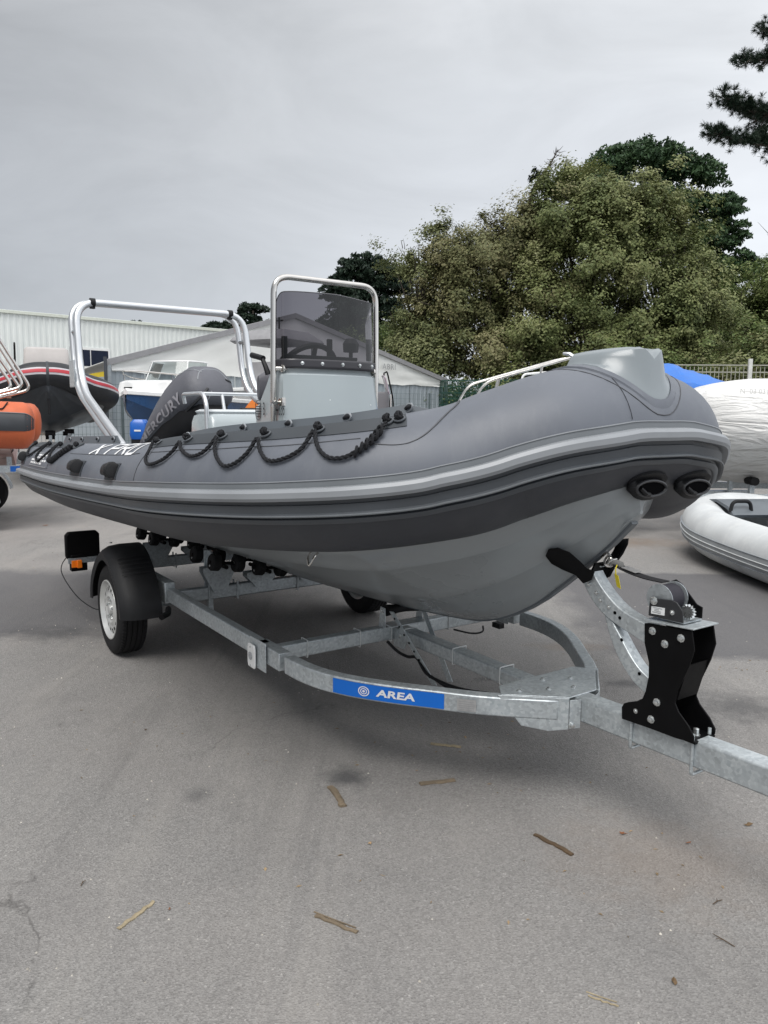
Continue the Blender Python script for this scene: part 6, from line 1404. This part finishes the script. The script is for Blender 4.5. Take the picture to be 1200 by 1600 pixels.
tree('autumn_tree', 'low rounded tree behind the marquee at the left foot of the wooded bank', 'tree', (-.2, 41, 0), [((0, 0, 4.2), (1.9, 1.8, 2.3)), ((1.5, 0, 3.6), (2.0, 1.8, 2.4))], GREENL, group=G1)
# hedge and bushes on the bank
for k, (x, y, r, h, mm, lb) in enumerate(((6.2, 33.6, 2.6, 1.9, OLIVE, 'olive bush behind the green fence, below the tallest autumn tree'), (9.6, 32.6, 2.3, 2.5, GREENL, 'dark green rounded bush just above the grey bow moulding'), (12.4, 31, 2.4, 2.5, GREENL, 'green bush to the right of the bow moulding'), (14.6, 29, 2.3, 2.6, PALEL, 'pale leafy bush above the blue tarpaulin'), (12.2, 27.0, 2.2, 2.2, BROWNL, 'rusty brown bramble bush behind the cream railing'), (16.8, 29, 2.8, 3.0, BROWNL, 'brown and green bush at the right edge behind the cream railing'), (3.0, 34.8, 2.0, 1.7, OLIVE, 'low olive bush beside the marquee corner'), (9.0, 26.4, 2.0, 1.75, OLIVE, 'low bush behind the blue tarpaulin boat'))):
    bt_ = thing('bush', lb, 'bush', (x, y, 0), 0, 'bushes on the bank')
    P1, n1_ = clump_points((0, 0, h * .75), (r, r * .7, h), int(80 * r), 60, .30); quad_mesh('foliage', quads(P1, n1_, .095), mm, bt_)
    s = MB()
    for j in range(5): s.tube([(0, 0, 0), (r * .3 * cos(j * 1.3), r * .2 * sin(j * 1.3), h * .5), (r * .6 * cos(j * 1.3), r * .4 * sin(j * 1.3), h * 1.1)], [.07, .05, .02], 5)
    s.build('stem', BARK, bt_)
def pine(name, label, loc, pads, trunk_pts, tr, m=NEEDLE, size=.20, per=46, group=None, nd=46, branches=()):
    t = thing(name, label, 'tree', loc, 0, group); tm = MB(); tp_ = spline(trunk_pts, 4)
    tm.tube(tp_, [tr * (1 - .6 * k / (len(tp_) - 1)) for k in range(len(tp_))], 8); Vs = []
    for (c, r) in pads:
        k_ = int(nd * (r[0] * r[1]) ** .75 + 8); d = RNG.normal(size=(k_, 3)); d[:, 2] = np.abs(d[:, 2]) * 1.0 - .25; d /= np.linalg.norm(d, axis=1)[:, None]
        K = np.array(c) + d * np.array(r) * RNG.uniform(.55, 1.0, (k_, 1))
        pr_ = .34 * min(1.5, max(.7, r[0] / 2))
        L_ = RNG.normal(size=(k_, per, 3)); L_ /= np.linalg.norm(L_, axis=2)[..., None]; L_[..., 2] = np.abs(L_[..., 2]) * .9 - .15
        P_ = (K[:, None] + L_ * pr_ * RNG.uniform(.55, 1, (k_, per, 1))).reshape(-1, 3); nr = (RNG.normal(size=L_.shape) * .9 + L_).reshape(-1, 3); nr /= np.linalg.norm(nr, axis=1)[:, None]
        Vs.append(quads(P_, nr, size * .62, 2.2))
        s0 = np.array(tp_[int(len(tp_) * .72)]); e = np.array(c) - np.array([0, 0, r[2] * .4]); tm.tube(spline([s0, (s0 + e) / 2 - np.array([0, 0, .3]), e], 4), [tr * .35 * (1 - .8 * j / 8) for j in range(9)], 5)
    tm.build('trunk', BARK, t); quad_mesh('crown', np.vstack(Vs), m, t); return t
pine('umbrella_pine', 'tall dark green umbrella pine with a domed crown rising behind the autumn trees', (14.8, 47, 0),
     [((0, 0, 15.6), (3.2, 2.6, 1.5)), ((-2.9, 0, 14.4), (2.4, 2.2, 1.3)), ((2.6, 0, 14.9), (2.4, 2.2, 1.5)), ((4.0, -.5, 13.2), (1.9, 1.8, 1.3)), ((.6, -1, 13.2), (2.6, 2, 1.3)), ((-1.8, -1, 12.6), (2.4, 2, 1.2)), ((3.1, -1, 11.2), (1.9, 1.6, 1.2)), ((1.2, -1.2, 11.0), (2.2, 1.8, 1.3))], [(0, 0, 0), (.3, 0, 5), (0, 0, 10), (.2, 0, 14)], .42)
pine('pine_tree', 'dark pine with drooping layers right of the umbrella pine', (19.2, 46.5, 0),
     [((0, 0, 11.6), (1.9, 1.7, 1.5)), ((1.0, 0, 9.6), (2.1, 1.8, 1.5)), ((-.9, -.4, 8.6), (2.0, 1.8, 1.5)), ((.6, -.4, 7.0), (2.4, 2, 1.6)), ((-.6, -.4, 5.2), (2.5, 2, 1.6)), ((1.8, 0, 3.8), (2.4, 2, 1.6)), ((-2.0, 0, 3.2), (2.2, 2, 1.6))], [(0, 0, 0), (.2, 0, 4), (0, 0, 8), (.2, 0, 11)], .35)
pine('pine_tree', 'dark rounded pine just right of the console hoop, behind the marquee', (-1.6, 58, 0),
     [((0, 0, 11.4), (2.2, 2, 1.6)), ((-1.4, 0, 10.0), (1.9, 1.8, 1.5)), ((1.6, 0, 10.4), (2.2, 2, 1.9)), ((.2, -.6, 8.6), (2.8, 2, 1.7)), ((1.0, -.4, 6.6), (2.8, 2, 1.7)), ((-1.6, -.2, 7.4), (1.9, 2, 1.4))], [(0, 0, 0), (.2, 0, 4), (0, 0, 8), (.2, 0, 11)], .35, m=NEEDLE_D, size=.24)
GF = 'distant pines on the skyline'
for (x, y, z, r, lb) in ((-18.2, 108, 15.2, 2.4, 'distant flat topped pine left of the console hoop'), (-23.0, 110, 12.9, 2.6, 'distant dark pine on the skyline beyond the roll bar'), (-27.5, 111, 11.9, 2.8, 'distant low pine above the marquee roof'), (-34.6, 109, 12.9, 1.1, 'small lone pine top above the warehouse roof'), (-16.0, 104, 11.2, 2.2, 'distant bushy pine behind the right leg of the roll bar')):
    pine('distant_pine', lb, (x, y, 0), [((0, 0, z), (r, r, .9)), ((-.4 * r, 0, z - 1.2), (r * .9, r, .8)), ((.4 * r, 0, z - 2.2), (r * 1.1, r, 1.0)), ((0, 0, z - 3.6), (r * 1.3, r, 1.3)), ((0, 0, z - 5.5), (r * 1.5, r, 1.6))], [(0, 0, 0), (.2, 0, z * .5), (0, 0, z)], .3, m=NEEDLE_D, size=.42, per=26, group=GF, nd=16)
fw = thing('distant_wood', 'low dark line of far woodland beyond the marquee', 'wood', (-24, 118, 0)); fw['kind'] = 'stuff'
P1, n1_ = [], []
for x in range(-5, 26, 3):
    a, b = clump_points((x, 0, 5.0), (3.2, 2.5, 5.2 + 1.2 * sin(x)), 110, 24, .8); P1.append(a); n1_.append(b)
quad_mesh('foliage', quads(np.vstack(P1), np.vstack(n1_), .45), NEEDLE_D, fw, kind='stuff')
# dead snag above the brown tree
sn = thing('dead_tree', 'bare dead tree top leaning above the brown autumn tree', 'tree', (6.6, 39.5, 0)); q = MB()
q.tube(spline([(0, 0, 0), (.1, 0, 6), (.3, 0, 11), (.7, 0, 12.6), (1.35, 0, 13.6), (1.75, 0, 14.35)], 4), [.2 * (1 - .9 * k / 20) for k in range(21)], 6)
for k in range(26):
    t = RNG.uniform(.0, 1); b0_ = np.array([.4 + 1.3 * t, 0, 12 + 2.3 * t]); d = np.array([RNG.uniform(-.5, 1), RNG.uniform(-.5, .5), RNG.uniform(-.1, .7)]) * .55; q.tube([b0_, b0_ + d * .5 + np.array([0, 0, -.05]), b0_ + d], [.025, .016, .006], 4)
q.build('trunk', BARK, sn)
P1, n1_ = clump_points((1.15, 0, 13.0), (.4, .4, .25), 12, 30, .14); quad_mesh('needle_clump', quads(P1, n1_, .12, 2.2), NEEDLE_D, sn, kind='stuff')
# pine whose branches reach in at top right
np_ = thing('pine_tree', 'near pine reaching dark needle branches in from the upper right corner', 'tree', (10.6, 16.6, 0)); q = MB()
q.tube(spline([(0, 0, 0), (.1, 0, 3), (0, 0, 6), (-.1, 0, 10)], 4), [.28 * (1 - .5 * k / 12) for k in range(13)], 10)
tufts = []
def br(pts, r, nt, spread):
    s = spline(pts, 8); q.tube(s, [r * (1 - .85 * k / (len(s) - 1)) for k in range(len(s))], 6)
    s = np.array(s)
    for _ in range(nt):
        t = RNG.uniform(.30, 1) ** .8; p = s[int(t * (len(s) - 1))]; d = RNG.normal(size=3); d[2] = d[2] * .55 + .55; d /= np.linalg.norm(d); l = spread * RNG.uniform(.25, 1) * (1.25 - .7 * t)
        e = p + d * l + np.array([-.10, 0, 0]); q.tube([p, (p + e) / 2 + np.array([0, 0, -.03]), e], [.013, .009, .005], 4)
        tufts.append((e, d)); tufts.append(((p + e) / 2 + RNG.normal(size=3) * .04, d)); tufts.append((e + RNG.normal(size=3) * .07, d))
# local frame of the trunk foot (10.6, 16.6)
br([(0, 0, 5.6), (-1.4, -.3, 6.2), (-2.6, -.6, 6.75), (-3.4, -.7, 6.85), (-4.25, -.7, 7.05)], .07, 95, .36)
br([(0, 0, 6.2), (-1.3, -.3, 7.0), (-2.4, -.6, 7.3), (-3.3, -.6, 7.45), (-4.05, -.6, 7.78)], .06, 100, .38)
br([(0, 0, 7.2), (-1.3, -.3, 8.0), (-2.4, -.5, 8.25), (-3.0, -.6, 8.42), (-3.72, -.6, 8.42)], .05, 70, .30)
br([(0, 0, 6.6), (-1.2, .4, 7.4), (-2.2, .6, 7.7), (-3.0, .5, 7.75)], .05, 60, .45)
br([(0, 0, 6.0), (-1.0, .4, 6.7), (-2.0, .2, 7.15), (-3.1, .1, 7.2)], .05, 60, .42)
br([(0, 0, 8.2), (-1.2, .4, 8.8), (-2.2, .3, 9.2), (-3.0, .1, 9.3)], .05, 50, .4)
q.build('trunk', BARK, np_)
T_ = np.array([t[0] for t in tufts]); D_ = np.array([t[1] for t in tufts]); n = len(T_); per = 44
dd = RNG.normal(size=(n, per, 3)) * .75 + D_[:, None]; dd /= np.linalg.norm(dd, axis=2)[..., None]; ln = RNG.uniform(.07, .125, (n, per, 1))
a = T_[:, None] + dd * .008; b = T_[:, None] + dd * ln; w = np.cross(dd, RNG.normal(size=dd.shape)); w /= np.linalg.norm(w, axis=2)[..., None]; w *= .0042
V = np.stack([a - w, a + w, b + w * .4, b - w * .4], 2).reshape(-1, 3)
quad_mesh('needles', V, NEEDLE_D, np_)

# ============================================================ litter on the asphalt
def wood_mat(n, c): return mat(n, c, rough=.85, var=.35, vscale=14, bump=.6, bscale=90)
W1 = wood_mat('weathered_wood', (.16, .125, .085)); W2 = wood_mat('pale_split_wood', (.30, .25, .165)); W3 = wood_mat('dark_damp_wood', (.085, .055, .030))
def stick(label, a, b, w, h, m, wob=.004, fork=False):
    a = Vector((*a, 0)); b = Vector((*b, 0)); c = (a + b) / 2; d = (b - a); L_ = d.length; rz = atan2(d.y, d.x); rr = random.Random(label)
    rings = []; n = 9
    for k in range(n):
        x = -L_ / 2 + L_ * k / (n - 1); ww = w / 2 * rr.uniform(.8, 1.05); hh = h * rr.uniform(.85, 1.0); y = rr.uniform(-wob, wob)
        rings.append([(x + rr.uniform(-.003, .003), y - ww, .001), (x, y - ww * .9, hh * .8), (x, y - ww * .2, hh), (x, y + ww * .5, hh * .95), (x, y + ww, hh * .6), (x, y + ww, .001)])
    mb = MB().ring(rings)
    if fork: mb.ring([[(x - L_ * .1, y_ + .010 + .05 * (x + L_ / 2) * s, z) for y_, z in ((-.002, .001), (.002, .001), (.002, h * .5), (-.002, h * .5))] for x, s in ((-L_ / 2, 0), (0, .6), (L_ / 2, 1.0))])
    o = mb.build('wood_strip', m, None, ang=25); o.location = (c.x, c.y, 0); o.rotation_euler = (0, 0, rz)
    tag(o, label, 'wood strip', 'splintered wood strips on the asphalt')
stick('pale split wood strip nearest the trailer, lying farthest from the camera', (.23, 3.45), (.37, 3.42), .020, .008, W2)
stick('brown flat wood strip just below the pale farthest one', (.16, 3.05), (.31, 3.09), .026, .011, W1)
stick('short thick brown wood piece beside the dark oil spot', (-.21, 3.02), (-.15, 2.86), .030, .012, W1)
stick('dark damp wood strip lying alone on the right half of the asphalt', (.57, 2.67), (.68, 2.54), .020, .009, W3)
stick('pale thin wood strip at lower left, slanting up to the right', (-.79, 2.13), (-.72, 2.26), .016, .006, W2)
stick('split brown wood strip at lower centre with a pale broken end', (-.20, 2.20), (-.07, 2.12), .015, .007, W1, fork=True)
stick('thin straw coloured forked sliver near the bottom right', (.56, 1.88), (.63, 1.84), .006, .004, W2, fork=True)
# nails
def twig(label, x, y, rz, L_=.045):
    o = MB().tube([(-L_ / 2, 0, .004), (0, .002, .006), (L_ / 2, 0, .004)], [.0014, .0016, .001], 5).tube([(0, .002, .006), (L_ * .2, L_ * .25, .008)], .001, 5).build('twig', W3); o.location = (x, y, 0); o.rotation_euler = (0, 0, rz); tag(o, label, 'twig', 'small twigs on the asphalt')
twig('small dark forked twig at the lower right of the asphalt', 1.08, 2.28, .5); twig('tiny twig at left above the pale strip', -.98, 2.35, 1.4, .03); twig('hair thin long twig near the lower right corner', 1.02, 2.10, 2.2, .07)
# leaves
def leafbit(label, x, y, col, s=.018, k=0):
    rr = random.Random(k); vs = []; n = 8
    for j in range(n):
        a = 2 * pi * j / n; r = s * rr.uniform(.6, 1.1) * (1.25 if j % 4 == 0 else .8); vs.append((r * cos(a), r * sin(a) * .7, .002 + rr.uniform(0, .008)))
    vs.append((0, 0, .009)); o = MB().add(vs, [(j, (j + 1) % n, n) for j in range(n)]).build('dry_leaf', mat('dry_leaf_%s' % col[0], col[1], rough=.8, var=.3)); o.location = (x, y, 0); o.rotation_euler = (0, 0, rr.uniform(0, 6)); tag(o, label, 'leaf', 'dry leaves on the asphalt')
rust = ('rust', (.22, .09, .04)); brn = ('brown', (.12, .075, .035)); tan = ('tan', (.35, .24, .13))
leafbit('curled dark brown leaf near the bottom right corner', .81, 1.93, brn, .015, 1); leafbit('rusty leaf right of the dark damp strip', .90, 2.68, rust, .014, 2); leafbit('tan scrap between the dark strip and the oil spot', -.04, 2.60, tan, .012, 3)
leafbit('pale leaf scrap beside the farthest wood strip', .40, 3.52, tan, .014, 4); leafbit('brown leaf at the right edge of the asphalt', 1.40, 2.75, brn, .016, 5); leafbit('rusty leaf under the black wheel at far left', -4.55, 10.2, rust, .05, 6); leafbit('pale leaf beside the rusty leaf at far left', -4.75, 9.2, tan, .05, 7)
leafbit('rusty leaf at right below the drawbar end', 1.12, 2.62, rust, .011, 8); leafbit('small brown scrap at lower left near the pale strip', -.66, 2.22, rust, .007, 9)
# tiny dry scraps, drifted: too many to count
rr = np.random.default_rng(11); mb = MB()
for cx, cy, n, sp_ in ((1.9, 4.6, 40, .5), (.4, 3.3, 26, .35), (2.9, 8.6, 60, .9), (-1.2, 3.6, 26, .5), (1.1, 2.4, 22, .35), (-3.6, 8.0, 40, .8), (0, 2.6, 24, .9)):
    for _ in range(n):
        x, y = rr.normal(cx, sp_), rr.normal(cy, sp_ * .6); a = rr.uniform(0, 6.28); l = rr.uniform(.004, .013); w = l * rr.uniform(.12, .6)
        if y < 1.5: continue
        c_, s_ = cos(a), sin(a); h = rr.uniform(.001, .005)
        mb.add([(x - l * c_, y - l * s_, .001), (x + w * s_, y - w * c_, h), (x + l * c_, y + l * s_, .001), (x - w * s_, y + w * c_, h)], [(0, 1, 2), (0, 2, 3)])
lt_ = mb.build('leaf_litter', mat('leaf_scraps', (.11, .075, .04), rough=.9, var=.5, vscale=4, col2=(.26, .19, .11)), kind='stuff', smooth=False); tag(lt_, 'tiny dry leaf scraps drifted thinly over the asphalt', 'leaf litter')
# grit: too many to count
rr = np.random.default_rng(3); n = 900; xy = np.stack([rr.uniform(-2.6, 2.8, n), rr.uniform(1.6, 7.5, n)], 1); s = rr.uniform(.0012, .0045, n)
V = []
F_ = []
for k in range(n):
    x, y = xy[k]; a = s[k]; o_ = len(V); V += [(x - a, y - a * .7, 0), (x + a, y - a, 0), (x + a * .8, y + a, 0), (x - a * .7, y + a * .8, 0), (x, y, a * 1.1)]; F_ += [(o_, o_ + 1, o_ + 4), (o_ + 1, o_ + 2, o_ + 4), (o_ + 2, o_ + 3, o_ + 4), (o_ + 3, o_, o_ + 4)]
mb = MB(); mb.v = V; mb.f = F_; gr_ = mb.build('grit', mat('grit', (.16, .13, .10), rough=.9, var=.6, vscale=3, col2=(.4, .38, .34)), kind='stuff', smooth=False); tag(gr_, 'loose grit and crumbs scattered over the asphalt', 'grit')
